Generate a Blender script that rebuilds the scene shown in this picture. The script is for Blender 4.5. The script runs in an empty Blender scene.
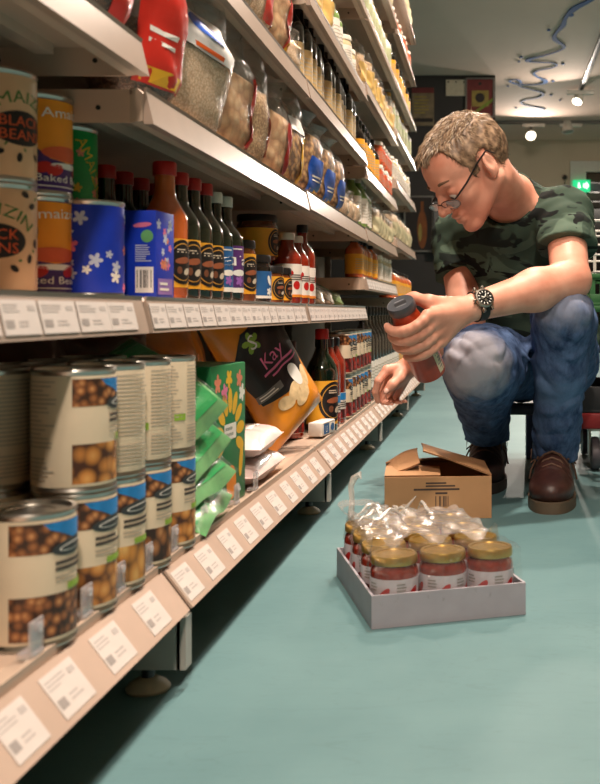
import bpy, bmesh, math, random
import numpy as np
from mathutils import Vector, Matrix, Quaternion

random.seed(7)
scene = bpy.context.scene
COL = scene.collection
R = math.radians

# ------------------------------------------------------------------ camera
CAM_Z = 0.43
cam_d = bpy.data.cameras.new('camera')
cam = bpy.data.objects.new('camera', cam_d)
COL.objects.link(cam)
cam.location = (0.0, 0.0, CAM_Z)
cam.rotation_euler = (R(90), 0, 0)
cam_d.sensor_width = 36.0
cam_d.sensor_fit = 'AUTO'
cam_d.lens = 1000.0 / 784.0 * 36.0
cam_d.shift_x = -192.0 / 784.0
cam_d.shift_y = -80.0 / 784.0
cam_d.clip_start = 0.02
cam_d.dof.use_dof = True
cam_d.dof.focus_distance = 2.05
cam_d.dof.aperture_fstop = 9.0
scene.camera = cam

# ------------------------------------------------------------------ world, light, exposure
world = bpy.data.worlds.new('world')
scene.world = world
world.use_nodes = True
world.node_tree.nodes['Background'].inputs[0].default_value = (1.0, 0.86, 0.70, 1)
world.node_tree.nodes['Background'].inputs[1].default_value = 0.10
scene.view_settings.view_transform = 'Standard'
scene.view_settings.look = 'None'
scene.view_settings.gamma = 1.0
scene.view_settings.exposure = 0.06
scene.view_settings.use_curve_mapping = False
scene.cycles.use_denoising = True
scene.cycles.max_bounces = 8
scene.cycles.transparent_max_bounces = 24
scene.cycles.sample_clamp_indirect = 4.0
scene.cycles.caustics_reflective = False
scene.cycles.caustics_refractive = False

def area_light(name, loc, target, power, size, color=(1.0, 0.82, 0.62), spread=160):
    d = bpy.data.lights.new(name, 'AREA')
    d.shape = 'DISK'
    d.size = size
    d.energy = power
    d.color = color
    d.spread = R(spread)
    o = bpy.data.objects.new(name, d)
    COL.objects.link(o)
    o.location = loc
    v = Vector(target) - Vector(loc)
    o.rotation_euler = v.to_track_quat('-Z', 'Y').to_euler()
    return o

# ceiling spot lamps over the aisle (all above the frame of the photograph)
WARM = (1.0, 0.84, 0.70)
area_light('aisle_lamp', (0.02, 0.80, 2.58), (-0.05, 0.95, 0.0), 24, 0.14, WARM, 140)
area_light('aisle_lamp', (0.10, 1.95, 2.58), (0.05, 2.00, 0.0), 40, 0.14, WARM, 140)
area_light('aisle_lamp', (0.10, 3.50, 2.58), (-0.15, 3.40, 0.5), 34, 0.14, WARM, 140)
area_light('aisle_lamp', (0.15, 5.00, 2.58), (-0.15, 4.80, 0.8), 30, 0.14, WARM, 140)
area_light('room_lamp', (1.9, 7.6, 2.58), (1.6, 8.0, 0.0), 80, 0.2, (1.0, 0.86, 0.72), 170)
area_light('room_lamp', (0.25, -1.0, 2.58), (-0.15, 0.6, 0.3), 44, 0.18, WARM, 160)

# ------------------------------------------------------------------ materials
def lin(c):
    out = []
    for v in c[:3]:
        v = v / 255.0
        out.append(v / 12.92 if v <= 0.04045 else ((v + 0.055) / 1.055) ** 2.4)
    return tuple(out)

MATS = {}
def _set(b, name, val):
    if name in b.inputs:
        b.inputs[name].default_value = val

def mat(key, rgb=(200, 200, 200), rough=0.5, metal=0.0, var=0.08, scale=30.0, bump=0.0, bscale=None,
        coat=0.0, spec=0.5, alpha=None, emit=None, estr=1.0, sss=0.0, rgb2=None, sheen=0.0):
    """procedural Principled material: base colour (sRGB 0-255) broken up with object-space noise."""
    if key in MATS:
        return MATS[key]
    m = bpy.data.materials.new(key)
    m.use_nodes = True
    nt = m.node_tree
    b = nt.nodes['Principled BSDF']
    tc = nt.nodes.new('ShaderNodeTexCoord')
    nz = nt.nodes.new('ShaderNodeTexNoise')
    nz.inputs['Scale'].default_value = scale
    nz.inputs['Detail'].default_value = 4
    nt.links.new(tc.outputs['Object'], nz.inputs['Vector'])
    c = np.array(lin(rgb))
    c2 = np.array(lin(rgb2)) if rgb2 else None
    rp = nt.nodes.new('ShaderNodeValToRGB')
    rp.color_ramp.elements[0].position = 0.3
    rp.color_ramp.elements[1].position = 0.7
    lo = c if c2 is not None else np.clip(c * (1 - var), 0, 1)
    hi = c2 if c2 is not None else np.clip(c * (1 + var), 0, 1)
    rp.color_ramp.elements[0].color = (*lo, 1)
    rp.color_ramp.elements[1].color = (*hi, 1)
    nt.links.new(nz.outputs['Fac'], rp.inputs['Fac'])
    nt.links.new(rp.outputs['Color'], b.inputs['Base Color'])
    _set(b, 'Roughness', rough)
    _set(b, 'Metallic', metal)
    _set(b, 'Specular IOR Level', spec)
    _set(b, 'Coat Weight', coat)
    _set(b, 'Coat Roughness', 0.08)
    if sheen:
        _set(b, 'Sheen Weight', sheen)
    if sss:
        _set(b, 'Subsurface Weight', sss)
        _set(b, 'Subsurface Radius', (0.012, 0.004, 0.002))
        _set(b, 'Subsurface Scale', 1.0)
    if alpha is not None:
        _set(b, 'Alpha', alpha)
    if emit:
        _set(b, 'Emission Color', (*lin(emit), 1))
        _set(b, 'Emission Strength', estr)
    if bump:
        bp = nt.nodes.new('ShaderNodeBump')
        bp.inputs['Strength'].default_value = bump
        bp.inputs['Distance'].default_value = 0.002
        n2 = nt.nodes.new('ShaderNodeTexNoise')
        n2.inputs['Scale'].default_value = bscale or scale * 3
        n2.inputs['Detail'].default_value = 6
        nt.links.new(tc.outputs['Object'], n2.inputs['Vector'])
        nt.links.new(n2.outputs['Fac'], bp.inputs['Height'])
        nt.links.new(bp.outputs['Normal'], b.inputs['Normal'])
    MATS[key] = m
    return m

def film(key, tint=(245, 240, 235), haze=0.10, gloss=0.25, bump=0.6, bscale=60.0):
    """thin clear packaging film: mostly see-through, a little haze, glossy wrinkles."""
    if key in MATS:
        return MATS[key]
    m = bpy.data.materials.new(key)
    m.use_nodes = True
    nt = m.node_tree
    for n in list(nt.nodes):
        nt.nodes.remove(n)
    out = nt.nodes.new('ShaderNodeOutputMaterial')
    tr = nt.nodes.new('ShaderNodeBsdfTransparent')
    tr.inputs[0].default_value = (0.96, 0.96, 0.95, 1)
    di = nt.nodes.new('ShaderNodeBsdfDiffuse')
    di.inputs[0].default_value = (*lin(tint), 1)
    gl = nt.nodes.new('ShaderNodeBsdfGlossy')
    gl.inputs['Roughness'].default_value = 0.16
    tc = nt.nodes.new('ShaderNodeTexCoord')
    nz = nt.nodes.new('ShaderNodeTexNoise')
    nz.inputs['Scale'].default_value = bscale
    nz.inputs['Detail'].default_value = 5
    nz.inputs['Distortion'].default_value = 1.2
    nt.links.new(tc.outputs['Object'], nz.inputs['Vector'])
    bp = nt.nodes.new('ShaderNodeBump')
    bp.inputs['Strength'].default_value = bump
    bp.inputs['Distance'].default_value = 0.004
    nt.links.new(nz.outputs['Fac'], bp.inputs['Height'])
    nt.links.new(bp.outputs['Normal'], gl.inputs['Normal'])
    m1 = nt.nodes.new('ShaderNodeMixShader')
    m1.inputs[0].default_value = haze
    nt.links.new(tr.outputs[0], m1.inputs[1])
    nt.links.new(di.outputs[0], m1.inputs[2])
    m2 = nt.nodes.new('ShaderNodeMixShader')
    lw = nt.nodes.new('ShaderNodeLayerWeight')
    lw.inputs['Blend'].default_value = 0.25
    nt.links.new(bp.outputs['Normal'], lw.inputs['Normal'])
    pw = nt.nodes.new('ShaderNodeMath')
    pw.operation = 'POWER'
    pw.inputs[1].default_value = 2.0
    nt.links.new(lw.outputs['Facing'], pw.inputs[0])
    ad = nt.nodes.new('ShaderNodeMath')
    ad.operation = 'MULTIPLY_ADD'
    ad.inputs[1].default_value = 0.45
    ad.inputs[2].default_value = gloss * 0.3
    nt.links.new(pw.outputs[0], ad.inputs[0])
    nt.links.new(ad.outputs[0], m2.inputs[0])
    nt.links.new(m1.outputs[0], m2.inputs[1])
    nt.links.new(gl.outputs[0], m2.inputs[2])
    nt.links.new(m2.outputs[0], out.inputs[0])
    MATS[key] = m
    return m

def cells(key, stops, scale=120.0, stretch=(1, 1, 1), rough=0.5, coat=0.3, bump=0.0, rnd=1.0):
    """Voronoi pieces (beans, grains, printed food photographs): stops = colours from the piece's middle to its gaps."""
    if key in MATS:
        return MATS[key]
    m = bpy.data.materials.new(key)
    m.use_nodes = True
    nt = m.node_tree
    b = nt.nodes['Principled BSDF']
    tc = nt.nodes.new('ShaderNodeTexCoord')
    mp = nt.nodes.new('ShaderNodeMapping')
    mp.inputs['Scale'].default_value = stretch
    nt.links.new(tc.outputs['Object'], mp.inputs['Vector'])
    v = nt.nodes.new('ShaderNodeTexVoronoi')
    v.inputs['Scale'].default_value = scale
    v.inputs['Randomness'].default_value = rnd
    nt.links.new(mp.outputs[0], v.inputs['Vector'])
    rp = nt.nodes.new('ShaderNodeValToRGB')
    el = rp.color_ramp.elements
    el[0].position = 0.0
    el[1].position = 0.75
    n = len(stops)
    while len(el) < n:
        el.new(0.5)
    for i, s in enumerate(stops):
        el[i].position = 0.05 + 0.65 * i / max(1, n - 1)
        el[i].color = (*lin(s), 1)
    nt.links.new(v.outputs['Distance'], rp.inputs['Fac'])
    # per-piece tone
    mx = nt.nodes.new('ShaderNodeMixRGB')
    mx.blend_type = 'MULTIPLY'
    mx.inputs['Fac'].default_value = 0.22
    sp = nt.nodes.new('ShaderNodeSeparateColor')
    nt.links.new(v.outputs['Color'], sp.inputs[0])
    cb = nt.nodes.new('ShaderNodeCombineColor')
    for i in range(3):
        nt.links.new(sp.outputs[0], cb.inputs[i])
    nt.links.new(rp.outputs['Color'], mx.inputs['Color1'])
    nt.links.new(cb.outputs[0], mx.inputs['Color2'])
    nt.links.new(mx.outputs['Color'], b.inputs['Base Color'])
    _set(b, 'Roughness', rough)
    _set(b, 'Coat Weight', coat)
    if bump:
        bp = nt.nodes.new('ShaderNodeBump')
        bp.invert = True
        bp.inputs['Strength'].default_value = bump
        bp.inputs['Distance'].default_value = 0.003
        nt.links.new(v.outputs['Distance'], bp.inputs['Height'])
        nt.links.new(bp.outputs['Normal'], b.inputs['Normal'])
    MATS[key] = m
    return m

# ------------------------------------------------------------------ mesh helpers
class MB:
    """collects polygons with material slots and links them as ONE mesh object."""
    def __init__(self):
        self.v, self.f, self.m, self.mats = [], [], [], []
        self.cur = 0
    def use(self, material):
        if material not in self.mats:
            self.mats.append(material)
        self.cur = self.mats.index(material)
        return self
    def add(self, verts, faces):
        o = len(self.v)
        self.v.extend([tuple(p) for p in verts])
        for f in faces:
            self.f.append(tuple(o + i for i in f))
            self.m.append(self.cur)
    def box(self, x0, x1, y0, y1, z0, z1, M=None):
        vs = [Vector((x, y, z)) for x in (x0, x1) for y in (y0, y1) for z in (z0, z1)]
        if M is not None:
            vs = [M @ p for p in vs]
        self.add(vs, [(0, 1, 3, 2), (4, 6, 7, 5), (0, 4, 5, 1), (2, 3, 7, 6), (0, 2, 6, 4), (1, 5, 7, 3)])
    def rbox(self, x0, x1, y0, y1, z0, z1, b=0.003, M=None):
        """box with chamfered edges"""
        bm = bmesh.new()
        bmesh.ops.create_cube(bm, size=1.0)
        for v in bm.verts:
            v.co = Vector(((x0 + x1) / 2 + v.co.x * (x1 - x0), (y0 + y1) / 2 + v.co.y * (y1 - y0), (z0 + z1) / 2 + v.co.z * (z1 - z0)))
        bmesh.ops.bevel(bm, geom=list(bm.edges), offset=b, segments=2, profile=0.6, affect='EDGES')
        bm.verts.index_update()
        vs = [(M @ v.co) if M is not None else v.co.copy() for v in bm.verts]
        self.add(vs, [[v.index for v in f.verts] for f in bm.faces])
        bm.free()
    def lathe(self, prof, n=24, M=None, cap=True, a0=0.0, a1=2 * math.pi):
        """profile [(r, z)] turned about z"""
        full = abs(a1 - a0 - 2 * math.pi) < 1e-6
        cols = n if full else n + 1
        vs, fs = [], []
        for r, z in prof:
            for i in range(cols):
                a = a0 + (a1 - a0) * i / n
                p = Vector((r * math.cos(a), r * math.sin(a), z))
                vs.append(M @ p if M is not None else p)
        for j in range(len(prof) - 1):
            for i in range(n):
                i2 = (i + 1) % cols
                fs.append((j * cols + i, j * cols + i2, (j + 1) * cols + i2, (j + 1) * cols + i))
        if cap and full:
            if prof[0][0] > 1e-5:
                fs.append(tuple(range(cols - 1, -1, -1)))
            if prof[-1][0] > 1e-5:
                o = (len(prof) - 1) * cols
                fs.append(tuple(o + i for i in range(cols)))
        self.add(vs, fs)
    def tube(self, pts, rad, n=8, M=None, closed=False):
        """tube along points; rad a number or one per point"""
        pts = [Vector(p) for p in pts]
        k = len(pts)
        rads = rad if isinstance(rad, (list, tuple)) else [rad] * k
        vs, fs = [], []
        nrm = None
        for i, p in enumerate(pts):
            if closed:
                t = pts[(i + 1) % k] - pts[i - 1]
            else:
                t = pts[min(i + 1, k - 1)] - pts[max(i - 1, 0)]
            t.normalize()
            if nrm is None:
                nrm = t.orthogonal().normalized()
            else:
                nrm = (nrm - t * nrm.dot(t))
                nrm = nrm.normalized() if nrm.length > 1e-6 else t.orthogonal().normalized()
            b = t.cross(nrm)
            for j in range(n):
                a = 2 * math.pi * j / n
                q = p + (nrm * math.cos(a) + b * math.sin(a)) * rads[i]
                vs.append(M @ q if M is not None else q)
        rng = k if closed else k - 1
        for i in range(rng):
            i2 = (i + 1) % k
            for j in range(n):
                j2 = (j + 1) % n
                fs.append((i * n + j, i * n + j2, i2 * n + j2, i2 * n + j))
        if not closed:
            fs.append(tuple(range(n - 1, -1, -1)))
            fs.append(tuple((k - 1) * n + j for j in range(n)))
        self.add(vs, fs)
    def grid(self, fn, nu, nv, wrap_u=False):
        vs = []
        cu = nu if wrap_u else nu + 1
        for j in range(nv + 1):
            for i in range(cu):
                vs.append(fn(i / nu, j / nv))
        fs = []
        for j in range(nv):
            for i in range(nu):
                i2 = (i + 1) % cu
                fs.append((j * cu + i, j * cu + i2, (j + 1) * cu + i2, (j + 1) * cu + i))
        self.add(vs, fs)
    def mesh(self, name, smooth=True, angle=40):
        me = bpy.data.meshes.new(name)
        me.from_pydata(self.v, [], self.f)
        for m in self.mats:
            me.materials.append(m)
        me.polygons.foreach_set('material_index', self.m)
        me.update()
        if smooth:
            me.shade_smooth() if hasattr(me, 'shade_smooth') else None
            try:
                me.set_sharp_from_angle(angle=R(angle))
            except Exception:
                pass
        return me
    def build(self, name, material=None, parent=None, smooth=True, angle=40):
        if material is not None and not self.mats:
            self.mats.append(material)
        o = bpy.data.objects.new(name, self.mesh(name, smooth, angle))
        COL.objects.link(o)
        if parent is not None:
            o.parent = parent
        return o

def tag(o, label=None, cat=None, group=None, kind=None):
    if label: o['label'] = label
    if cat: o['category'] = cat
    if group: o['group'] = group
    if kind: o['kind'] = kind
    return o

def empty(name, loc=(0, 0, 0), rz=0.0, label=None, cat=None, group=None):
    o = bpy.data.objects.new(name, None)
    o.empty_display_size = 0.02
    COL.objects.link(o)
    o.location = loc
    o.rotation_euler = (0, 0, rz)
    return tag(o, label, cat, group)

def kids(o):
    return [c for c in KID_CACHE.get(o.name, [])] if o.name in KID_CACHE else list(o.children)
KID_CACHE = {}

def copy_tree(o, parent=None):
    c = o.copy()
    COL.objects.link(c)
    c.parent = parent
    for ch in list(o.children):
        copy_tree(ch, c)
    return c

def struct(name, mb, material=None, parent=None, **kw):
    o = mb.build(name, material, parent, **kw)
    if parent is None:
        o['kind'] = 'structure'
    return o

# ------------------------------------------------------------------ flat print (labels, lettering) as thin raised shapes
TEXT_CACHE = {}
def text_geo(s):
    """verts (x, y) and faces of a word, cap height 1, centred on x, base at y = 0"""
    if s in TEXT_CACHE:
        return TEXT_CACHE[s]
    cu = bpy.data.curves.new('t', 'FONT')
    cu.body = s
    cu.resolution_u = 2
    ob = bpy.data.objects.new('t', cu)
    COL.objects.link(ob)
    dg = bpy.context.evaluated_depsgraph_get()
    me = ob.evaluated_get(dg).to_mesh()
    vs = [(v.co.x, v.co.y) for v in me.vertices]
    fs = [tuple(p.vertices) for p in me.polygons]
    ob.evaluated_get(dg).to_mesh_clear()
    bpy.data.objects.remove(ob)
    bpy.data.curves.remove(cu)
    xs = [v[0] for v in vs] or [0]
    cx = (min(xs) + max(xs)) / 2
    vs = [((x - cx) / 0.73, y / 0.73) for x, y in vs]
    w = (max(xs) - min(xs)) / 0.73
    TEXT_CACHE[s] = (vs, fs, w)
    return TEXT_CACHE[s]

class Print:
    """2D shapes (s right, t up, metres) wrapped onto a surface by a mapper(s, t, lift)"""
    def __init__(self, mapper, step=0.006):
        self.map = mapper
        self.mb = MB()
        self.layer = 1
        self.step = step
    def up(self):
        self.layer += 1
        return self
    def _put(self, v2, faces, m):
        self.mb.use(m)
        h = 0.00022 * self.layer
        self.mb.add([self.map(x, y, h) for x, y in v2], faces)
    def rect(self, x0, y0, x1, y1, m):
        nx = max(1, int(abs(x1 - x0) / self.step))
        ny = max(1, int(abs(y1 - y0) / (self.step * 1.2)))
        v = [(x0 + (x1 - x0) * i / nx, y0 + (y1 - y0) * j / ny) for j in range(ny + 1) for i in range(nx + 1)]
        f = [(j * (nx + 1) + i, j * (nx + 1) + i + 1, (j + 1) * (nx + 1) + i + 1, (j + 1) * (nx + 1) + i) for j in range(ny) for i in range(nx)]
        self._put(v, f, m)
        return self
    def ell(self, cx, cy, rx, ry, m, rot=0.0, n=16):
        c, s = math.cos(rot), math.sin(rot)
        v = [(cx, cy)]
        n = max(n, min(48, int(6.3 * max(rx, ry) / 0.005)))
        nr = max(1, min(10, int(math.ceil(max(rx, ry) / 0.005))))
        for k in [(q + 1) / nr for q in range(nr)]:
            for i in range(n):
                a = 2 * math.pi * i / n
                x, y = rx * k * math.cos(a), ry * k * math.sin(a)
                v.append((cx + x * c - y * s, cy + x * s + y * c))
        f = [(0, 1 + i, 1 + (i + 1) % n) for i in range(n)]
        for q in range(nr - 1):
            f += [(1 + q * n + i, 1 + (q + 1) * n + i, 1 + (q + 1) * n + (i + 1) % n, 1 + q * n + (i + 1) % n) for i in range(n)]
        self._put(v, f, m)
        return self
    def poly(self, pts, m):
        """star-shaped polygon about its mean point"""
        cx = sum(p[0] for p in pts) / len(pts)
        cy = sum(p[1] for p in pts) / len(pts)
        dense = []
        for i, p in enumerate(pts):
            q = pts[(i + 1) % len(pts)]
            k = max(1, min(20, int(math.hypot(q[0] - p[0], q[1] - p[1]) / 0.005)))
            dense += [(p[0] + (q[0] - p[0]) * j / k, p[1] + (q[1] - p[1]) * j / k) for j in range(k)]
        pts = dense
        n = len(pts)
        far = max(math.hypot(p[0] - cx, p[1] - cy) for p in pts)
        nr = max(1, min(12, int(math.ceil(far / 0.005))))
        v = [(cx, cy)]
        for q in range(nr):
            k = (q + 1) / nr
            v += [(cx + (p[0] - cx) * k, cy + (p[1] - cy) * k) for p in pts]
        f = [(0, 1 + i, 1 + (i + 1) % n) for i in range(n)]
        for q in range(nr - 1):
            f += [(1 + q * n + i, 1 + (q + 1) * n + i, 1 + (q + 1) * n + (i + 1) % n, 1 + q * n + (i + 1) % n) for i in range(n)]
        self._put(v, f, m)
        return self
    def text(self, s, cx, y, h, m, width=None, rot=0.0, arc=None):
        vs, fs, w = text_geo(s)
        kx = h if width is None else width / w
        c, sn = math.cos(rot), math.sin(rot)
        out = []
        for x, yy in vs:
            x, yy = x * kx, yy * h
            if arc:   # arc = radius of the base line, bulging upward
                a = x / arc
                px, py = (arc + yy) * math.sin(a), (arc + yy) * math.cos(a) - arc
            else:
                px, py = x, yy
            out.append((cx + px * c - py * sn, y + px * sn + py * c))
        self.layer += 1.5
        self._put(out, fs, m)
        self.layer -= 1.5
        return self
    def lines(self, x0, y0, x1, y1, n, m, rnd=None, fill=0.45):
        """rows of small print"""
        rnd = rnd or random.Random(3)
        dy = (y1 - y0) / n
        for j in range(n):
            yy = y1 - (j + 0.5) * dy
            self.rect(x0, yy - dy * fill / 2, x0 + (x1 - x0) * rnd.uniform(0.6, 1.0), yy + dy * fill / 2, m)
        return self
    def bars(self, x0, y0, x1, y1, m, n=14, rnd=None):
        rnd = rnd or random.Random(5)
        w = (x1 - x0) / n
        for i in range(n):
            if rnd.random() < 0.75:
                self.rect(x0 + i * w, y0, x0 + (i + rnd.uniform(0.35, 0.8)) * w, y1, m)
        return self
    def flower(self, cx, cy, r, m, petals=5, rot=0.0, k=0.5):
        n = petals * 6
        pts = []
        for i in range(n):
            a = 2 * math.pi * i / n
            rr = r * (k + (1 - k) * abs(math.cos(a * petals / 2)))
            pts.append((cx + rr * math.cos(a + rot), cy + rr * math.sin(a + rot)))
        return self.poly(pts, m)
    def build(self, name, parent):
        o = self.mb.build(name, None, parent, smooth=False)
        return o

def cyl_map(r, z0=0.0, a0=0.0, M=None):
    def f(s, t, h):
        a = a0 + s / r
        p = Vector(((r + h) * math.cos(a), (r + h) * math.sin(a), z0 + t))
        return M @ p if M is not None else p
    return f

def face_map(o, sx, tz, nrm):
    """plane: origin o, unit right sx, unit up tz, outward nrm"""
    o, sx, tz, nrm = Vector(o), Vector(sx), Vector(tz), Vector(nrm)
    return lambda s, t, h: o + sx * s + tz * t + nrm * h

ORD = ['first', 'second', 'third', 'fourth', 'fifth', 'sixth', 'seventh', 'eighth', 'ninth', 'tenth', 'eleventh', 'twelfth',
       'thirteenth', 'fourteenth', 'fifteenth', 'sixteenth', 'seventeenth', 'eighteenth', 'nineteenth', 'twentieth']

# ================================================================== THE ROOM
CEIL = 2.63
FAR_Y = 12.8
def floor_material():
    m = bpy.data.materials.new('painted_floor')
    m.use_nodes = True
    nt = m.node_tree
    b = nt.nodes['Principled BSDF']
    tc = nt.nodes.new('ShaderNodeTexCoord')
    n1 = nt.nodes.new('ShaderNodeTexNoise')
    n1.inputs['Scale'].default_value = 2.2
    n1.inputs['Detail'].default_value = 8
    n1.inputs['Roughness'].default_value = 0.65
    nt.links.new(tc.outputs['Object'], n1.inputs['Vector'])
    rp = nt.nodes.new('ShaderNodeValToRGB')
    e = rp.color_ramp.elements
    e[0].position, e[0].color = 0.3, (*lin((86, 119, 123)), 1)
    e[1].position, e[1].color = 0.72, (*lin((103, 136, 139)), 1)
    nt.links.new(n1.outputs['Fac'], rp.inputs['Fac'])
    # thin dark scuffs
    mp = nt.nodes.new('ShaderNodeMapping')
    mp.inputs['Rotation'].default_value = (0, 0, 0.6)
    mp.inputs['Scale'].default_value = (1.2, 6.0, 1)
    nt.links.new(tc.outputs['Object'], mp.inputs['Vector'])
    n2 = nt.nodes.new('ShaderNodeTexNoise')
    n2.inputs['Scale'].default_value = 3.0
    n2.inputs['Detail'].default_value = 2
    n2.inputs['Distortion'].default_value = 2.5
    nt.links.new(mp.outputs[0], n2.inputs['Vector'])
    r2 = nt.nodes.new('ShaderNodeValToRGB')
    e = r2.color_ramp.elements
    e[0].position, e[0].color = 0.485, (1, 1, 1, 1)
    e[1].position, e[1].color = 0.515, (1, 1, 1, 1)
    k = e.new(0.5)
    k.color = (0.84, 0.84, 0.84, 1)
    nt.links.new(n2.outputs['Fac'], r2.inputs['Fac'])
    mx = nt.nodes.new('ShaderNodeMixRGB')
    mx.blend_type = 'MULTIPLY'
    mx.inputs['Fac'].default_value = 0.6
    nt.links.new(rp.outputs['Color'], mx.inputs['Color1'])
    nt.links.new(r2.outputs['Color'], mx.inputs['Color2'])
    nt.links.new(mx.outputs['Color'], b.inputs['Base Color'])
    b.inputs['Roughness'].default_value = 0.5
    b.inputs['Specular IOR Level'].default_value = 0.25
    bp = nt.nodes.new('ShaderNodeBump')
    bp.inputs['Strength'].default_value = 0.12
    bp.inputs['Distance'].default_value = 0.003
    n3 = nt.nodes.new('ShaderNodeTexNoise')
    n3.inputs['Scale'].default_value = 14
    n3.inputs['Detail'].default_value = 8
    nt.links.new(tc.outputs['Object'], n3.inputs['Vector'])
    nt.links.new(n3.outputs['Fac'], bp.inputs['Height'])
    nt.links.new(bp.outputs['Normal'], b.inputs['Normal'])
    return m

def slab(name, x0, x1, y0, y1, z0, z1, m):
    b = MB()
    b.box(x0, x1, y0, y1, z0, z1)
    return struct(name, b, m, smooth=False)

m_ceiling = mat('ceiling_paint', (236, 208, 190), 0.9, var=0.03, scale=2)
m_wall = mat('wall_paint', (226, 208, 184), 0.9, var=0.03, scale=2)
m_dark_wall = mat('charcoal_wall', (58, 55, 54), 0.85, var=0.08, scale=3)
slab('floor', -3.2, 4.2, -3.2, FAR_Y + 0.2, -0.1, 0.0, floor_material())
slab('ceiling', -3.2, 4.2, -3.2, FAR_Y + 0.2, CEIL, CEIL + 0.1, m_ceiling)
slab('wall_left', -1.02, -0.92, -3.2, 5.35, 0, CEIL, m_wall)
slab('wall_left_far', -3.1, -3.0, 5.35, 9.3, 0, CEIL, m_dark_wall)
slab('wall_recess', -3.1, -1.02, 5.25, 5.35, 0, CEIL, m_dark_wall)
slab('wall_dark', -3.1, 0.03, 9.3, 9.5, 0, CEIL, m_dark_wall)
slab('wall_right', 4.0, 4.1, -3.2, FAR_Y, 0, CEIL, m_wall)
slab('wall_back', -3.1, 4.1, -3.1, -3.0, 0, CEIL, m_wall)

# far wall with its door opening
DX0, DX1, DZ = 1.20, 2.30, 2.22
b = MB()
b.box(-0.2, DX0 - 0.0, FAR_Y, FAR_Y + 0.12, 0, CEIL)
b.box(DX1, 4.1, FAR_Y, FAR_Y + 0.12, 0, CEIL)
b.box(DX0, DX1, FAR_Y, FAR_Y + 0.12, DZ, CEIL)
struct('wall_far', b, m_wall, smooth=False)
b = MB()
b.box(DX0 - 0.2, DX0, FAR_Y - 0.03, FAR_Y + 0.1, 0, DZ + 0.14)
b.box(DX1, DX1 + 0.2, FAR_Y - 0.03, FAR_Y + 0.1, 0, DZ + 0.14)
b.box(DX0, DX1, FAR_Y - 0.03, FAR_Y + 0.1, DZ, DZ + 0.14)
door = struct('door_1', b, mat('door_frame_paint', (226, 222, 212), 0.5, var=0.03))
b = MB()
b.box(DX0, DX1, FAR_Y + 0.06, FAR_Y + 0.10, 0, DZ)
b.build('pane', mat('dark_glass', (14, 13, 16), 0.15, var=0.2, scale=1), door, smooth=False)
for i, (z0, z1, c) in enumerate(((2.10, 2.21, (86, 62, 50)), (1.98, 2.08, (120, 112, 126)), (1.86, 1.96, (104, 92, 86)), (1.76, 1.84, (74, 62, 56)))):
    b = MB()
    b.rbox(DX0 + 0.02, DX1 - 0.02, FAR_Y + 0.01, FAR_Y + 0.05, z0, z1, 0.008)
    b.build('blind_slat', mat('blind_%d' % i, c, 0.6), door)

# shop ceiling decoration: blue wave painted in a trail of loops and drops
def to_ceiling(px, py, dz=0.004):
    Y = (CEIL - CAM_Z - dz) / ((312 - py) / 1000.0)
    return Vector(((px - 492) / 1000.0 * Y, Y, CEIL - dz))
wave_px = [(612, -14, 2), (590, 0, 4), (575, 8, 5), (566, 17, 2.5), (563, 25, 3.5), (556, 33, 2.2), (555, 39, 3.4), (564, 46, 2.4), (560, 50, 1.6),
           (545, 55, 1.6), (531, 58.5, 3.6), (528, 61, 3), (540, 62, 1.5), (552, 62.5, 1.5), (557, 65, 1.4), (550, 68, 1.3), (539, 70, 1.6), (534, 73, 1.6),
           (538, 77, 2), (545, 80, 3), (544, 83, 2.6), (532, 84.5, 1.4), (518, 84, 1.8), (511, 82, 1.6), (510, 80, 1.2), (517, 79.5, 1.4), (521, 82, 1.4),
           (520, 86, 1.6), (530, 89, 1.6), (541, 92, 1.8), (543, 95, 1.8), (536, 98, 1.4), (525, 100, 1.2), (521, 103, 1.2), (530, 106, 1.3), (541, 108, 2.2), (545, 109.5, 1.0)]
def catmull(P, k=6):
    out = []
    for i in range(len(P) - 1):
        p0, p1, p2, p3 = P[max(i - 1, 0)], P[i], P[i + 1], P[min(i + 2, len(P) - 1)]
        for j in range(k):
            t = j / k
            out.append(tuple(0.5 * ((2 * b_) + (-a_ + c_) * t + (2 * a_ - 5 * b_ + 4 * c_ - d_) * t * t + (-a_ + 3 * b_ - 3 * c_ + d_) * t ** 3)
                             for a_, b_, c_, d_ in zip(p0, p1, p2, p3)))
    out.append(P[-1])
    return out
b = MB()
pts = catmull(wave_px, 6)
W = [to_ceiling(p[0], p[1]) for p in pts]
vs, fs = [], []
for i, p in enumerate(W):
    t = (W[min(i + 1, len(W) - 1)] - W[max(i - 1, 0)]).normalized()
    n_ = Vector((-t.y, t.x, 0))
    hw = max(0.4, pts[i][2]) * 0.5 * p.y / 1000.0 * 1.6
    for dz in (0.0, -0.006):
        vs.append(p + n_ * hw + Vector((0, 0, dz)))
        vs.append(p - n_ * hw + Vector((0, 0, dz)))
for i in range(len(W) - 1):
    a_, c_ = i * 4, (i + 1) * 4
    fs += [(a_ + 2, a_ + 3, c_ + 3, c_ + 2), (a_, c_, c_ + 1, a_ + 1), (a_, a_ + 2, c_ + 2, c_), (a_ + 1, c_ + 1, c_ + 3, a_ + 3)]
b.add(vs, fs)
m_wave = mat('wave_blue', (30, 88, 150), 0.8, var=0.1)
wave = empty('ceiling_wave_decoration', (0, 0, 0), 0, 'curling blue painted wave trailing across the pale ceiling', 'decoration')
b.build('wave_stroke', m_wave, wave, smooth=False)
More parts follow.
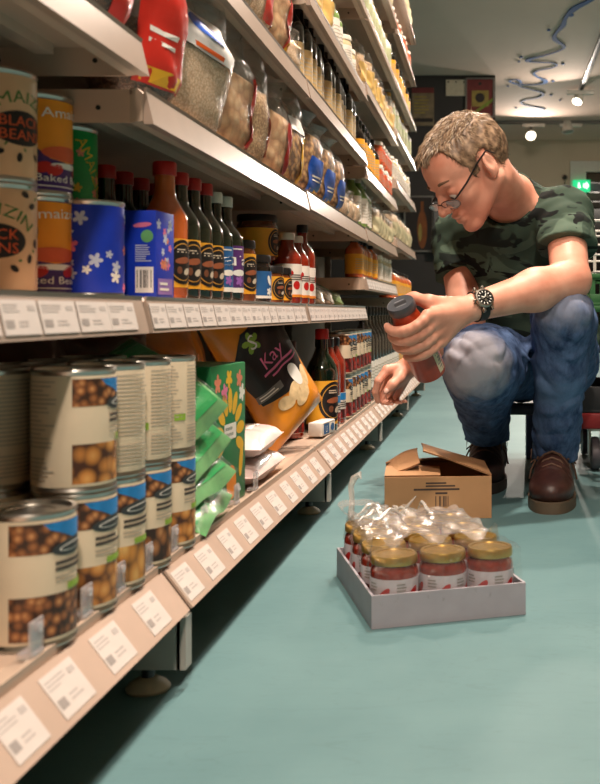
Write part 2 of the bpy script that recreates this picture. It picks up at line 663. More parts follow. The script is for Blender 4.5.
for px, py, r in [(571, 15, 3), (549, 30, 2), (521, 57, 2), (563, 64, 2), (519, 61.5, 1.5), (553, 81, 1.7), (551, 95, 1.6), (508, 86, 1.4), (560, 100, 1.2), (516, 108, 1.4)]:
    c_ = to_ceiling(px, py)
    b = MB()
    r_ = r * c_.y / 1000
    b.lathe([(r_ * 0.6, -0.006), (r_, -0.003), (r_, 0.0)], 10, Matrix.Translation(c_) @ Matrix.Diagonal((1, 2.0, 1, 1)))
    b.build('paint_drop', m_wave, wave)

# lamp tracks and spot lamps on the ceiling
m_white_metal = mat('white_metal', (216, 210, 200), 0.35, var=0.03)
m_grey_metal = mat('grey_metal', (120, 116, 110), 0.4, var=0.05)
m_lamp_glow = mat('lamp_glow', (255, 245, 225), 0.4, emit=(255, 240, 214), estr=8.0)
def track(loc, d, length, label):
    o = empty('lamp_track', loc, 0, label, 'lamp track')
    d = Vector(d).normalized()
    q = d.to_track_quat('X', 'Z').to_matrix().to_4x4()
    b = MB()
    b.rbox(0, length, -0.02, 0.02, -0.035, 0, 0.004, q)
    b.build('rail', m_grey_metal, o)
    b = MB()
    b.box(0.01, length - 0.01, -0.008, 0.008, -0.038, -0.0345, q)
    b.build('slot', mat('slot_dark', (50, 48, 46), 0.6), o, smooth=False)
    return o
track((0.872, 9.85, CEIL - 0.001), (0, -1, 0), 3.4, 'grey lamp track running towards the camera along the ceiling')
track((-0.02, 11.5, CEIL - 0.001), (1, 0, 0), 3.4, 'long pale lamp track running across the far ceiling')
def spot(name, px, py, Y, aim, label, lit=True, wpx=11, power=0):
    c_ = Vector(((px - 492) / 1000 * Y, Y, CAM_Z - (py - 312) / 1000 * Y))
    o = empty(name, c_, 0, label, 'spot lamp')
    r_ = wpx / 2000 * Y
    q = Vector(aim).normalized().to_track_quat('Z', 'Y').to_matrix().to_4x4()
    b = MB()
    b.lathe([(r_ * 0.35, -r_ * 2.0), (r_ * 0.75, -r_ * 1.9), (r_ * 0.9, -r_ * 0.6), (r_, 0), (r_ * 0.92, 0), (r_ * 0.86, -r_ * 0.12)], 20, q, cap=False)
    b.build('lamp_head', m_white_metal, o)
    b = MB()
    b.lathe([(r_ * 0.86, -r_ * 0.1), (r_ * 0.5, -r_ * 0.06), (0.0001, -r_ * 0.04)], 20, q, cap=False)
    b.build('lamp_lens', m_lamp_glow if lit else mat('lens_off', (150, 148, 140), 0.2), o)
    b = MB()
    b.tube([q @ Vector((0, 0, -r_)), (0, 0, r_ * 1.6), (0, 0, CEIL - c_.z - 0.06)], 0.014, 8)
    b.build('stem', m_grey_metal, o)
    b = MB()
    b.rbox(-0.10, 0.16, -0.03, 0.03, CEIL - c_.z - 0.075, CEIL - c_.z - 0.036, 0.006)
    b.build('adapter', m_white_metal, o)
    if power:
        l = area_light('lamp_light', c_ + Vector(aim).normalized() * 0.02, c_ + Vector(aim), power, r_ * 1.6, (1.0, 0.88, 0.76), 165)
    return o
spot('spot_lamp', 577, 102, 9.78, (-0.30, -0.55, -0.8), 'lit spot lamp hanging below the near end of the ceiling track', power=30)
spot('spot_lamp', 531, 136, 11.5, (0.05, -0.75, -0.6), 'bright lit spot lamp at the left end of the cross track', power=34)
spot('spot_lamp', 568, 132, 11.5, (0.1, -0.2, -1), 'unlit pale spot lamp on the cross track beside the door', lit=False, wpx=13)

# emergency exit sign by the door
ex = empty('exit_sign', (1.05, 12.719, 1.98), 0, 'glowing green emergency exit sign in front of the far doorway', 'exit sign')
b = MB()
b.rbox(-0.02, 0.20, 0, 0.05, -0.02, 0.13, 0.008)
b.build('sign_box', mat('sign_green', (20, 150, 95), 0.4, emit=(30, 190, 120), estr=1.4), ex)
p = Print(face_map((0.02, -0.0005, 0.0), (1, 0, 0), (0, 0, 1), (0, -1, 0)))
mw = mat('sign_white', (235, 245, 238), 0.4, emit=(220, 255, 235), estr=1.6)
p.ell(0.035, 0.085, 0.012, 0.014, mw).poly([(0.02, 0.07), (0.05, 0.07), (0.058, 0.045), (0.05, 0.02), (0.042, 0.045), (0.03, 0.02), (0.022, 0.025)], mw)
p.rect(0.09, 0.03, 0.14, 0.085, mw).poly([(0.13, 0.11), (0.165, 0.0575), (0.13, 0.005)], mw)
p.build('pictogram', ex)
# black wall-mounted cable knob by the door
b = MB()
b.lathe([(0.0, 0), (0.03, 0.002), (0.034, 0.03), (0.024, 0.05), (0.0, 0.055)], 14, Matrix.Translation((0.93, FAR_Y - 0.001, 2.15)) @ Matrix.Rotation(R(90), 4, 'X'))
b.tube([(0.93, FAR_Y - 0.012, 2.13), (0.935, FAR_Y - 0.012, 1.4), (0.93, FAR_Y - 0.012, 0.3)], 0.006, 6)
tag(b.build('door_bell_cable', mat('black_plastic', (22, 22, 24), 0.4)), 'small black knob with hanging cable left of the doorway', 'cable')

# papers and frames on the charcoal wall
def wall_card(name, px0, px1, py0, py1, m, label, cat, frame=None, art=None, Y=9.3):
    k = Y / 1000
    x0, x1 = (px0 - 492) * k, (px1 - 492) * k
    z0, z1 = CAM_Z - (py1 - 312) * k, CAM_Z - (py0 - 312) * k
    o = empty(name, ((x0 + x1) / 2, Y, z0), 0, label, cat)
    w, h = x1 - x0, z1 - z0
    b = MB()
    b.box(-w / 2, w / 2, -0.012, -0.001, 0, h)
    b.build('sheet', m, o, smooth=False)
    if frame:
        b = MB()
        t = 0.014
        for (a0, a1, c0, c1) in ((-w / 2, w / 2, 0, t), (-w / 2, w / 2, h - t, h), (-w / 2, -w / 2 + t, t, h - t), (w / 2 - t, w / 2, t, h - t)):
            b.box(a0, a1, -0.022, -0.012, c0, c1)
        b.build('frame', frame, o, smooth=False)
    if art:
        p = Print(face_map((-w / 2, -0.012, 0), (w, 0, 0), (0, 0, h), (0, -4, 0)), step=2)
        art(p)
        p.build('picture', o)
    return o
m_paper = mat('paper', (200, 190, 168), 0.8)
m_maroon = mat('maroon_print', (112, 44, 44), 0.6, var=0.25, scale=12)
m_gold = mat('ochre_print', (150, 132, 66), 0.6, var=0.25, scale=20)
m_darkprint = mat('dark_print', (44, 36, 34), 0.6, var=0.3)
m_green_print = mat('leaf_print', (120, 140, 50), 0.6, var=0.25)
wall_card('notice_paper', 446, 466, 80, 96, m_paper, 'cream notice pinned to the charcoal wall above his head', 'paper', None,
          lambda p: [p.ell(x, 0.86, 0.04, 0.06, m_darkprint) for x in (0.12, 0.5, 0.9)])
wall_card('framed_poster', 465.5, 494.5, 78, 118, m_maroon, 'framed maroon poster with a yellow picture on the charcoal wall', 'poster', m_grey_metal,
          lambda p: (p.rect(0.22, 0.28, 0.80, 0.68, m_gold), p.up().ell(0.5, 0.5, 0.16, 0.12, m_darkprint), p.up().poly([(0.1, 0.05), (0.95, 0.5), (0.97, 0.42), (0.2, 0.02)], m_green_print), p.ell(0.5, 0.85, 0.06, 0.04, m_darkprint)))
wall_card('small_notice', 477, 495, 119.5, 133, m_grey_metal, 'small grey card under the framed maroon poster', 'paper', m_darkprint,
          lambda p: p.rect(0.3, 0.25, 0.7, 0.75, m_paper))
wall_card('recipe_sheet', 412, 434, 88, 126, mat('sheet_mix', (128, 112, 88), 0.7, var=0.3, scale=14), 'worn sheet with a maroon heading beside the shelf ends', 'paper', None,
          lambda p: (p.rect(0, 0.86, 1, 1, m_maroon), p.rect(0.05, 0.1, 0.95, 0.2, m_darkprint), p.lines(0.1, 0.3, 0.9, 0.8, 6, m_gold)))
wall_card('bottle_picture', 404, 433.5, 196, 252, mat('picture_black', (26, 20, 18), 0.4), 'dark framed picture of an amber bottle behind the shelf ends', 'picture', m_grey_metal,
          lambda p: (p.ell(0.62, 0.4, 0.17, 0.34, mat('amber_print', (120, 66, 26), 0.5, var=0.35, scale=10)), p.up().rect(0.57, 0.66, 0.67, 0.9, mat('amber_print', (120, 66, 26))), p.ell(0.55, 0.35, 0.06, 0.16, m_gold)))
b = MB()
b.rbox(-0.54, -0.40, 9.24, 9.299, 0.95, 1.45, 0.006)
tag(b.build('wall_panel_box', mat('panel_grey', (124, 122, 122), 0.6)), 'pale grey panel box on the charcoal wall beside his face', 'panel')

# ================================================================== SHELVING
XF = -0.40            # front of the upper shelves
XBACK = -0.86
BASE_Z = 0.138        # top of the bottom shelf
MID_Z = 0.445
m_shelf = mat('shelf_enamel', (200, 174, 154), 0.42, var=0.05, scale=4)
m_lip = mat('shelf_lip', (182, 160, 142), 0.35, var=0.05, scale=6)
m_backpanel = mat('back_panel', (120, 112, 102), 0.6, var=0.06, scale=3)
m_rail = mat('price_rail', (166, 146, 132), 0.3, var=0.08, scale=10, coat=0.15)
m_tag = mat('price_tag_paper', (206, 196, 190), 0.5, var=0.03)
m_ink = mat('grey_ink', (150, 142, 138), 0.6)
m_ink2 = mat('tag_ink', (176, 168, 164), 0.6)
m_hole = mat('slot_hole', (40, 36, 32), 0.8)
m_screw = mat('steel', (168, 162, 152), 0.3, metal=1.0)

BAYS = [(0.14, 1.14), (1.14, 2.14), (2.14, 3.14), (3.14, 4.14), (4.14, 5.14)]
BAY_NAME = ['nearest', 'second', 'third', 'fourth', 'farthest']
def zt(rel):           # lip bottom relative to the lens -> shelf top
    return CAM_Z + rel + 0.038
LEVELS = [
    [MID_Z, zt(0.268), zt(0.52), zt(0.80), zt(1.10), zt(1.36)],
    [MID_Z, zt(0.2166), zt(0.458), zt(0.74), zt(1.02), zt(1.36)],
    [MID_Z, zt(0.222), zt(0.46), zt(0.66), zt(0.92), zt(1.18), zt(1.38)],
    [zt(0.07), zt(0.228), zt(0.42), zt(0.685), zt(0.92), zt(1.17), zt(1.38)],
    [zt(0.02), zt(0.27), zt(0.513), zt(0.722), zt(0.925), zt(1.155), zt(1.37)],
]
TAG_ME = {}
def price_tag(w, h, seed):
    key = (round(w, 3), round(h, 3), seed % 5)
    if key in TAG_ME:
        return TAG_ME[key]
    r_ = random.Random(seed % 5)
    p = Print(face_map((0, 0, 0), (0, 1, 0), (0, 0, 1), (1, 0, 0)), step=1)
    p.mb.use(m_tag)
    p.mb.box(0, 0.0006, -w / 2, w / 2, -h / 2, h / 2)
    p.layer = 4
    p.lines(-w * 0.44, h * 0.12, w * 0.12, h * 0.40, 3, m_ink2, r_, 0.35)
    p.rect(-w * 0.44, -h * 0.30, -w * 0.22, -h * 0.08, m_ink)
    p.lines(-w * 0.10, -h * 0.30, w * 0.30, -h * 0.08, 2, m_ink2, r_, 0.4)
    p.rect(w * 0.22, h * 0.20, w * 0.42, h * 0.34, m_ink2)
    TAG_ME[key] = p.mb.mesh('price_tag', smooth=False)
    return TAG_ME[key]

def add_tags(parent, y0, y1, place, n0=0, wmin=0.055, wmax=0.075, h=0.030, gap=(0.004, 0.03)):
    r_ = random.Random(n0 + 11)
    y = y0 + 0.01
    i = 0
    while True:
        w = r_.choice([wmin, (wmin + wmax) / 2, wmax])
        if y + w > y1 - 0.005:
            break
        o = bpy.data.objects.new('price_tag', price_tag(w, h, n0 * 7 + i))
        COL.objects.link(o)
        o.parent = parent
        o.matrix_local = place(y + w / 2)
        y += w + r_.uniform(*gap)
        i += 1

def shelf(unit, y0, y1, z, name='shelf', lip=0.038, tags=0, rail=True, seed=0):
    g = 0.003
    b = MB()
    b.use(m_shelf)
    b.box(XBACK + 0.02, XF - 0.012, y0 + g, y1 - g, z - 0.006, z)
    for ya, yb in ((y0 + g, y0 + g + 0.003), (y1 - g - 0.003, y1 - g)):
        b.box(XBACK + 0.02, XF - 0.014, ya, yb, z - lip, z - 0.006)
    # stiffening channel under the sheet
    b.box(XF - 0.11, XF - 0.09, y0 + g + 0.02, y1 - g - 0.02, z - 0.018, z - 0.006)
    b.use(m_lip)
    # front lip: rolled edge
    prof = [(XF - 0.014, z - lip), (XF, z - lip + 0.002), (XF, z - 0.004), (XF - 0.006, z + 0.002), (XF - 0.014, z)]
    n = len(prof)
    vs = [(x, y0 + g, zz) for x, zz in prof] + [(x, y1 - g, zz) for x, zz in prof]
    fs = [(i, i + 1, n + i + 1, n + i) for i in range(n - 1)] + [tuple(range(n - 1, -1, -1)), tuple(range(n, 2 * n)), (n - 1, 0, n, 2 * n - 1)]
    b.add(vs, fs)
    b.use(m_hole)
    for hx in (XF - 0.05, XF - 0.16, XF - 0.27):
        b.lathe([(0.003, 0), (0.003, 0.0008)], 8, Matrix.Translation((hx, y1 - g - 0.0032, z - lip * 0.55)) @ Matrix.Rotation(R(90), 4, 'X'))
        b.lathe([(0.003, 0), (0.003, 0.0008)], 8, Matrix.Translation((hx, y0 + g - 0.0002, z - lip * 0.55)) @ Matrix.Rotation(R(90), 4, 'X'))
    s = b.build(name, None, unit, smooth=False)
    if rail:
        b = MB()
        b.use(m_rail)
        q = 0.010
        prof = [(XF + 0.0006, z - lip - 0.001), (XF + 0.012, z - lip - 0.001), (XF + 0.003, z - 0.001), (XF + 0.0045, z + 0.003), (XF + 0.0006, z + 0.003)]
        n = len(prof)
        vs = [(x, y0 + g + 0.004, zz) for x, zz in prof] + [(x, y1 - g - 0.004, zz) for x, zz in prof]
        fs = [(i, i + 1, n + i + 1, n + i) for i in range(n - 1)] + [tuple(range(n - 1, -1, -1)), tuple(range(n, 2 * n)), (n - 1, 0, n, 2 * n - 1)]
        b.add(vs, fs)
        b.build('price_rail', None, s, smooth=False)
        if tags:
            tilt = math.atan2(0.009, lip)
            def place(y, z=z):
                return Matrix.Translation((XF + 0.0082, y, z - lip / 2 - 0.0005)) @ Matrix.Rotation(-tilt, 4, 'Y')
            add_tags(s, y0, y1, place, seed, gap=(0.001, 0.006))
    return s

# the slanted price rail of the bottom shelf: top edge set back, bottom edge forward
LT, LB = (-0.377, BASE_Z - 0.006), (-0.345, BASE_Z - 0.048)
def base_shelf(unit, y0, y1, seed):
    g = 0.003
    b = MB()
    b.use(m_shelf)
    b.box(XBACK + 0.02, -0.40, y0 + g, y1 - g, BASE_Z - 0.012, BASE_Z)
    b.use(m_lip)
    prof = [(-0.40, BASE_Z - 0.03), (-0.36, BASE_Z - 0.050), (LB[0] - 0.002, LB[1]), (LT[0] - 0.002, LT[1]), (-0.379, BASE_Z + 0.004), (-0.384, BASE_Z + 0.004), (-0.386, BASE_Z), (-0.40, BASE_Z)]
    n = len(prof)
    vs = [(x, y0 + g, zz) for x, zz in prof] + [(x, y1 - g, zz) for x, zz in prof]
    fs = [(i, i + 1, n + i + 1, n + i) for i in range(n - 1)] + [tuple(range(n - 1, -1, -1)), tuple(range(n, 2 * n)), (n - 1, 0, n, 2 * n - 1)]
    b.add(vs, fs)
    s = b.build('bottom_shelf', None, unit, smooth=False)
    dx, dz = LB[0] - LT[0], LB[1] - LT[1]
    L = math.hypot(dx, dz)
    nx, nz = -dz / L, dx / L
    b = MB()
    a = (LT[0], LT[1])
    c_ = (LB[0], LB[1])
    prof = [a, (a[0] + nx * 0.003, a[1] + nz * 0.003), (c_[0] + nx * 0.003, c_[1] + nz * 0.003), c_]
    vs = [(x, y0 + 0.006, zz) for x, zz in prof] + [(x, y1 - 0.006, zz) for x, zz in prof]
    b.add(vs, [(0, 1, 5, 4), (1, 2, 6, 5), (2, 3, 7, 6), (3, 0, 4, 7), (3, 2, 1, 0), (4, 5, 6, 7)])
    b.build('price_rail', mat('price_rail_base', (190, 166, 150), 0.3, var=0.08, scale=10, coat=0.2), s, smooth=False)
    ang = math.atan2(nz, nx)
    mid = ((a[0] + c_[0]) / 2 + nx * 0.0032, (a[1] + c_[1]) / 2 + nz * 0.0032)
    def place(y):
        return Matrix.Translation((mid[0], y, mid[1])) @ Matrix.Rotation(-ang, 4, 'Y')
    add_tags(s, y0, y1, place, seed, 0.052, 0.060, 0.040, (0.028, 0.05))
    return s

def foot(unit, x, y):
    b = MB()
    T = Matrix.Translation((x, y, 0))
    b.use(mat('foot_cream', (176, 164, 140), 0.5))
    b.lathe([(0.0, 0.0), (0.024, 0.0), (0.025, 0.003), (0.021, 0.008), (0.012, 0.013), (0.007, 0.015), (0.0, 0.015)], 20, T)
    b.use(mat('black_plastic', (22, 22, 24), 0.4))
    b.lathe([(0.0075, 0.013), (0.0075, 0.030), (0.005, 0.030)], 12, T)
    f = b.build('levelling_foot', None, unit)

for k, (y0, y1) in enumerate(BAYS):
    u = empty('shelving_unit', (0, 0, 0), 0, ['beige steel shelving bay nearest the camera with stacked cans at the bottom',
              'second beige shelving bay from the camera with green packets and bottles',
              'third beige shelving bay with the red capped bottle on its bottom shelf',
              'fourth beige shelving bay just before the farthest one',
              'farthest beige shelving bay ending before the charcoal wall'][k], 'shelving', 'shelving bays along the aisle')
    b = MB()
    b.box(XBACK - 0.012, XBACK + 0.004, y0 + 0.002, y1 - 0.002, 0.03, 1.98)
    b.build('back_panel', m_backpanel, u, smooth=False)
    # upright post with its slots
    b = MB()
    b.use(m_backpanel)
    b.box(XBACK + 0.004, XBACK + 0.034, y1 - 0.016, y1 - 0.002, 0.02, 2.0)
    b.use(m_hole)
    for i in range(36):
        b.box(XBACK + 0.0341, XBACK + 0.0345, y1 - 0.012, y1 - 0.006, 0.1 + i * 0.05, 0.13 + i * 0.05)
    b.build('upright', None, u, smooth=False)
    base_shelf(u, y0, y1, k)
    for j, z in enumerate(LEVELS[k]):
        shelf(u, y0, y1, z, tags=(j == 0 and k < 4), seed=k * 10 + j)
    # base bracket: folded plate with a flange, on a levelling foot
    b = MB()
    b.box(XBACK + 0.03, -0.352, y1 - 0.012, y1 - 0.010, 0.026, BASE_Z - 0.051)
    b.box(-0.356, -0.3455, y1 - 0.012, y1 + 0.010, 0.026, BASE_Z - 0.053)
    b.box(XBACK + 0.03, -0.352, y1 + 0.008, y1 + 0.010, 0.026, BASE_Z - 0.051)
    b.build('base_bracket', mat('bracket_grey', (168, 164, 156), 0.45, var=0.05), u, smooth=False)
    foot(u, -0.392, y1)
    foot(u, XBACK + 0.06, y1)

# ================================================================== THE MAN
class Field:
    """signed distance field on a grid; smooth unions; meshed with surface nets"""
    def __init__(self, lo, hi, vox):
        self.lo, self.vox = np.array(lo, np.float32), vox
        self.n = np.ceil((np.array(hi) - np.array(lo)) / vox).astype(int) + 1
        self.f = np.full(self.n, 0.05, np.float32)
    def _sub(self, mn, mx, pad):
        i0 = np.clip(np.floor((np.array(mn) - pad - self.lo) / self.vox).astype(int), 0, self.n)
        i1 = np.clip(np.ceil((np.array(mx) + pad - self.lo) / self.vox).astype(int) + 1, 0, self.n)
        if np.any(i1 - i0 < 1):
            return None
        sl = tuple(slice(a, b_) for a, b_ in zip(i0, i1))
        ax = [(self.lo[d] + self.vox * np.arange(i0[d], i1[d])).astype(np.float32) for d in range(3)]
        return sl, ax[0][:, None, None], ax[1][None, :, None], ax[2][None, None, :]
    def _mix(self, sl, d, k, sub):
        f = self.f[sl]
        if sub:
            a, b_ = f, -d
            h = np.maximum(k - np.abs(a - b_), 0) / k
            self.f[sl] = np.maximum(a, b_) + h * h * k * 0.25
        else:
            h = np.maximum(k - np.abs(f - d), 0) / k
            self.f[sl] = np.minimum(f, d) - h * h * k * 0.25
    def cone(self, a, b, ra, rb=None, k=0.01, sub=False):
        rb = ra if rb is None else rb
        a, b = np.array(a, np.float32), np.array(b, np.float32)
        r = max(ra, rb)
        g = self._sub(np.minimum(a, b) - r, np.maximum(a, b) + r, k + 3 * self.vox + 0.012)
        if g is None: return self
        sl, X, Y, Z = g
        ba = b - a
        L2 = max(float(ba @ ba), 1e-12)
        t = np.clip(((X - a[0]) * ba[0] + (Y - a[1]) * ba[1] + (Z - a[2]) * ba[2]) / L2, 0, 1)
        d = np.sqrt((X - a[0] - ba[0] * t) ** 2 + (Y - a[1] - ba[1] * t) ** 2 + (Z - a[2] - ba[2] * t) ** 2) - (ra + (rb - ra) * t)
        self._mix(sl, d, k, sub)
        return self
    def ell(self, c, r, rot=None, k=0.01, sub=False):
        c = np.array(c, np.float32)
        rm = max(r)
        g = self._sub(c - rm, c + rm, k + 3 * self.vox + 0.012)
        if g is None: return self
        sl, X, Y, Z = g
        X, Y, Z = X - c[0], Y - c[1], Z - c[2]
        if rot is not None:
            m = np.array(rot, np.float32)          # columns = local axes
            X, Y, Z = (X * m[0, i] + Y * m[1, i] + Z * m[2, i] for i in range(3))
        k0 = np.sqrt((X / r[0]) ** 2 + (Y / r[1]) ** 2 + (Z / r[2]) ** 2)
        k1 = np.sqrt((X / r[0] ** 2) ** 2 + (Y / r[1] ** 2) ** 2 + (Z / r[2] ** 2) ** 2)
        d = k0 * (k0 - 1.0) / np.maximum(k1, 1e-6)
        self._mix(sl, d, k, sub)
        return self
    def chain(self, pts, rads, k=0.006):
        for i in range(len(pts) - 1):
            self.cone(pts[i], pts[i + 1], rads[i], rads[i + 1], k)
        return self
    def coords(self):
        return [(self.lo[d] + self.vox * np.arange(self.n[d])).astype(np.float32).reshape([-1 if e == d else 1 for e in range(3)]) for d in range(3)]
    def mesh(self, name, material):
        f = self.f
        ins = f < 0
        n = self.n
        c = ins[:-1, :-1, :-1].astype(np.int8)
        s = np.zeros_like(c)
        for dx in (0, 1):
            for dy in (0, 1):
                for dz in (0, 1):
                    s += ins[dx:n[0] - 1 + dx, dy:n[1] - 1 + dy, dz:n[2] - 1 + dz]
        act = (s > 0) & (s < 8)
        idx = np.argwhere(act)
        vol = np.full(act.shape, -1, np.int32)
        vol[act] = np.arange(len(idx), dtype=np.int32)
        corners = [(x, y, z) for x in (0, 1) for y in (0, 1) for z in (0, 1)]
        val = np.stack([f[idx[:, 0] + x, idx[:, 1] + y, idx[:, 2] + z] for x, y, z in corners], 1)
        acc = np.zeros((len(idx), 3), np.float64)
        cnt = np.zeros(len(idx))
        for i in range(8):
            for j in range(i + 1, 8):
                ci, cj = np.array(corners[i]), np.array(corners[j])
                if np.abs(ci - cj).sum() != 1:
                    continue
                a, b_ = val[:, i], val[:, j]
                m = (a < 0) != (b_ < 0)
                t = np.where(m, a / np.where(np.abs(a - b_) < 1e-12, 1, a - b_), 0)
                acc[m] += (ci + t[m, None] * (cj - ci))
                cnt[m] += 1
        V = self.lo + self.vox * (idx + acc / cnt[:, None])
        quads = []
        for ax in range(3):
            u, w = [(1, 2), (2, 0), (0, 1)][ax]
            a = [slice(1, -1)] * 3
            a[ax] = slice(0, -1)
            b_ = list(a)
            b_[ax] = slice(1, None)
            A, B = ins[tuple(a)], ins[tuple(b_)]
            e = np.argwhere(A != B)
            if not len(e):
                continue
            e2 = e.copy()
            e2[:, u] += 1
            e2[:, w] += 1
            flip = A[tuple(e.T)]
            def cell(du, dw):
                q = e2.copy()
                q[:, u] += du
                q[:, w] += dw
                return vol[tuple(q.T)]
            q = np.stack([cell(-1, -1), cell(0, -1), cell(0, 0), cell(-1, 0)], 1)
            q[~flip] = q[~flip][:, ::-1]
            quads.append(q)
        Q = np.concatenate(quads)
        Q = Q[(Q >= 0).all(1)]
        me = bpy.data.meshes.new(name)
        me.vertices.add(len(V))
        me.vertices.foreach_set('co', V.astype(np.float32).ravel())
        me.loops.add(len(Q) * 4)
        me.loops.foreach_set('vertex_index', Q.astype(np.int32).ravel())
        me.polygons.add(len(Q))
        me.polygons.foreach_set('loop_start', np.arange(0, len(Q) * 4, 4, dtype=np.int32))
        me.polygons.foreach_set('loop_total', np.full(len(Q), 4, np.int32))
        me.polygons.foreach_set('use_smooth', np.ones(len(Q), bool))
        me.update(calc_edges=True)
        me.validate()
        for m in (material if isinstance(material, (list, tuple)) else [material]):
            me.materials.append(m)
        return me

def mesh_object(name, me, parent):
    o = bpy.data.objects.new(name, me)
    COL.objects.link(o)
    o.parent = parent
    return o

def V3(px, py, Y):
    return Vector(((px - 492) / 1000 * Y, Y, CAM_Z - (py - 312) / 1000 * Y))

man = empty('person', (0, 0, 0), 0, 'crouching person in glasses, green camouflage T-shirt and jeans holding a sauce bottle', 'person')

# ---- skeleton
SH_L, SH_R = Vector((0.165, 2.28, 0.652)), Vector((-0.088, 2.49, 0.618))
EL_L, EL_R = Vector((0.166, 2.115, 0.497)), Vector((-0.060, 2.36, 0.405))
WR_L, WR_R = Vector((-0.050, 1.98, 0.436)), V3(409, 367, 2.50)
HIP_L, HIP_R = Vector((0.178, 2.50, 0.305)), Vector((0.035, 2.54, 0.300))
KN_L, KN_R = Vector((0.153, 2.12, 0.425)), Vector((-0.030, 2.13, 0.318))
AN_L, AN_R = Vector((0.146, 2.33, 0.085)), Vector((-0.010, 2.50, 0.115))
PELVIS = Vector((0.118, 2.54, 0.310))
CHEST = Vector((0.062, 2.43, 0.565))

# ---- head frame
HC = Vector((-0.047, 2.17, 0.738))
psi, th = R(27), R(40)
hdir = Vector((-math.cos(psi), -math.sin(psi), 0))
hf = hdir * math.cos(th) + Vector((0, 0, -math.sin(th)))
hu = hdir * math.sin(th) + Vector((0, 0, math.cos(th)))
hl = hu.cross(hf)
HM = Matrix((hf, hl, hu)).transposed()
def H(x, y, z):
    return HC + (hf * x + hl * y + hu * z) * 0.94
HR = np.array(HM)

# ---- sauce bottle in the left hand
BT_BOT, BT_TOP = V3(431, 374, 2.00), V3(400, 303, 1.905)
ba = (BT_TOP - BT_BOT).normalized()
tocam = (Vector((0, 0, CAM_Z)) - (BT_BOT + BT_TOP) / 2).normalized()
bc = (tocam - ba * tocam.dot(ba)).normalized()
bs = ba.cross(bc).normalized()
if bs.x < 0:
    bs = -bs
BR = 0.0325
def around(t, deg, rad):
    a = R(deg)
    return BT_BOT + ba * t + (bs * math.cos(a) + bc * math.sin(a)) * rad

# ---- skin
sk = Field((-0.335, 1.84, 0.20), (0.275, 2.66, 0.885), 0.0027)
# torso inside the shirt, neck
sk.ell(CHEST, (0.09, 0.08, 0.11), k=0.03)
sk.cone(CHEST, PELVIS + Vector((0.02, 0.03, 0.02)), 0.07, 0.06, 0.03)
NB = Vector((0.050, 2.325, 0.682))
sk.cone(H(-0.035, 0, -0.045), NB, 0.050, 0.054, 0.03)
sk.cone(NB, CHEST, 0.060, 0.07, 0.04)
sk.cone(NB + Vector((0.02, 0, 0)), SH_L, 0.035, 0.04, 0.02).cone(NB, SH_R, 0.035, 0.04, 0.02)
# neck muscle from behind the ear to the collar
sk.cone(H(-0.02, 0.055, -0.04), NB + Vector((0.0, -0.045, -0.02)), 0.016, 0.014, 0.018)
HSC = 0.94
class Head:
    def ell(self, c, r, rot=None, k=0.01, sub=False):
        sk.ell(c, tuple(v * HSC for v in r), rot, k, sub)
        return self
    def cone(self, a, b, ra, rb=None, k=0.01, sub=False):
        sk.cone(a, b, ra * HSC, None if rb is None else rb * HSC, k, sub)
        return self
hd = Head()
# cranium and face
hd.ell(H(-0.012, 0, 0.032), (0.100, 0.076, 0.090), HR, 0.02)
hd.ell(H(0.046, 0, 0.040), (0.050, 0.060, 0.052), HR, 0.03)
hd.ell(H(0.040, 0, -0.040), (0.052, 0.052, 0.064), HR, 0.03)
for s_ in (-1, 1):
    hd.cone(H(-0.004, s_ * 0.052, -0.045), H(0.066, s_ * 0.014, -0.098), 0.016, 0.013, 0.022)
    hd.ell(H(0.062, s_ * 0.042, -0.022), (0.022, 0.020, 0.022), HR, 0.022)
hd.ell(H(0.080, 0, -0.098), (0.015, 0.018, 0.015), HR, 0.018)
hd.cone(H(0.086, -0.032, 0.018), H(0.086, 0.032, 0.018), 0.0105, 0.0105, 0.014)
for s_ in (-1, 1):
    hd.ell(H(0.096, s_ * 0.034, -0.004), (0.016, 0.017, 0.013), HR, 0.012, sub=True)
    hd.ell(H(0.080, s_ * 0.033, -0.005), (0.014, 0.016, 0.013), HR, 0.005)
hd.cone(H(0.092, 0, 0.008), H(0.119, 0, -0.034), 0.0075, 0.0105, 0.010)
for s_ in (-1, 1):
    hd.ell(H(0.106, s_ * 0.011, -0.037), (0.011, 0.008, 0.008), HR, 0.006)
    hd.ell(H(0.107, s_ * 0.006, -0.046), (0.004, 0.0035, 0.004), HR, 0.003, sub=True)
hd.ell(H(0.092, 0, -0.060), (0.012, 0.024, 0.009), HR, 0.010)
hd.ell(H(0.090, 0, -0.075), (0.011, 0.020, 0.008), HR, 0.008)
hd.cone(H(0.102, -0.020, -0.068), H(0.102, 0.020, -0.068), 0.0028, 0.0028, 0.004, sub=True)
for s_ in (-1, 1):
    e = np.array(Matrix((hf * 0.96 + hl * 0.25 * s_, hl * 0.96 * s_ - hf * 0.25 * s_, hu)).transposed())
    hd.ell(H(-0.010, s_ * 0.082, -0.004), (0.0165, 0.0075, 0.029), e, 0.006)
    hd.ell(H(-0.008, s_ * 0.0915, 0.003), (0.009, 0.006, 0.016), e, 0.004, sub=True)
    hd.ell(H(-0.004, s_ * 0.079, -0.025), (0.008, 0.006, 0.009), e, 0.005)
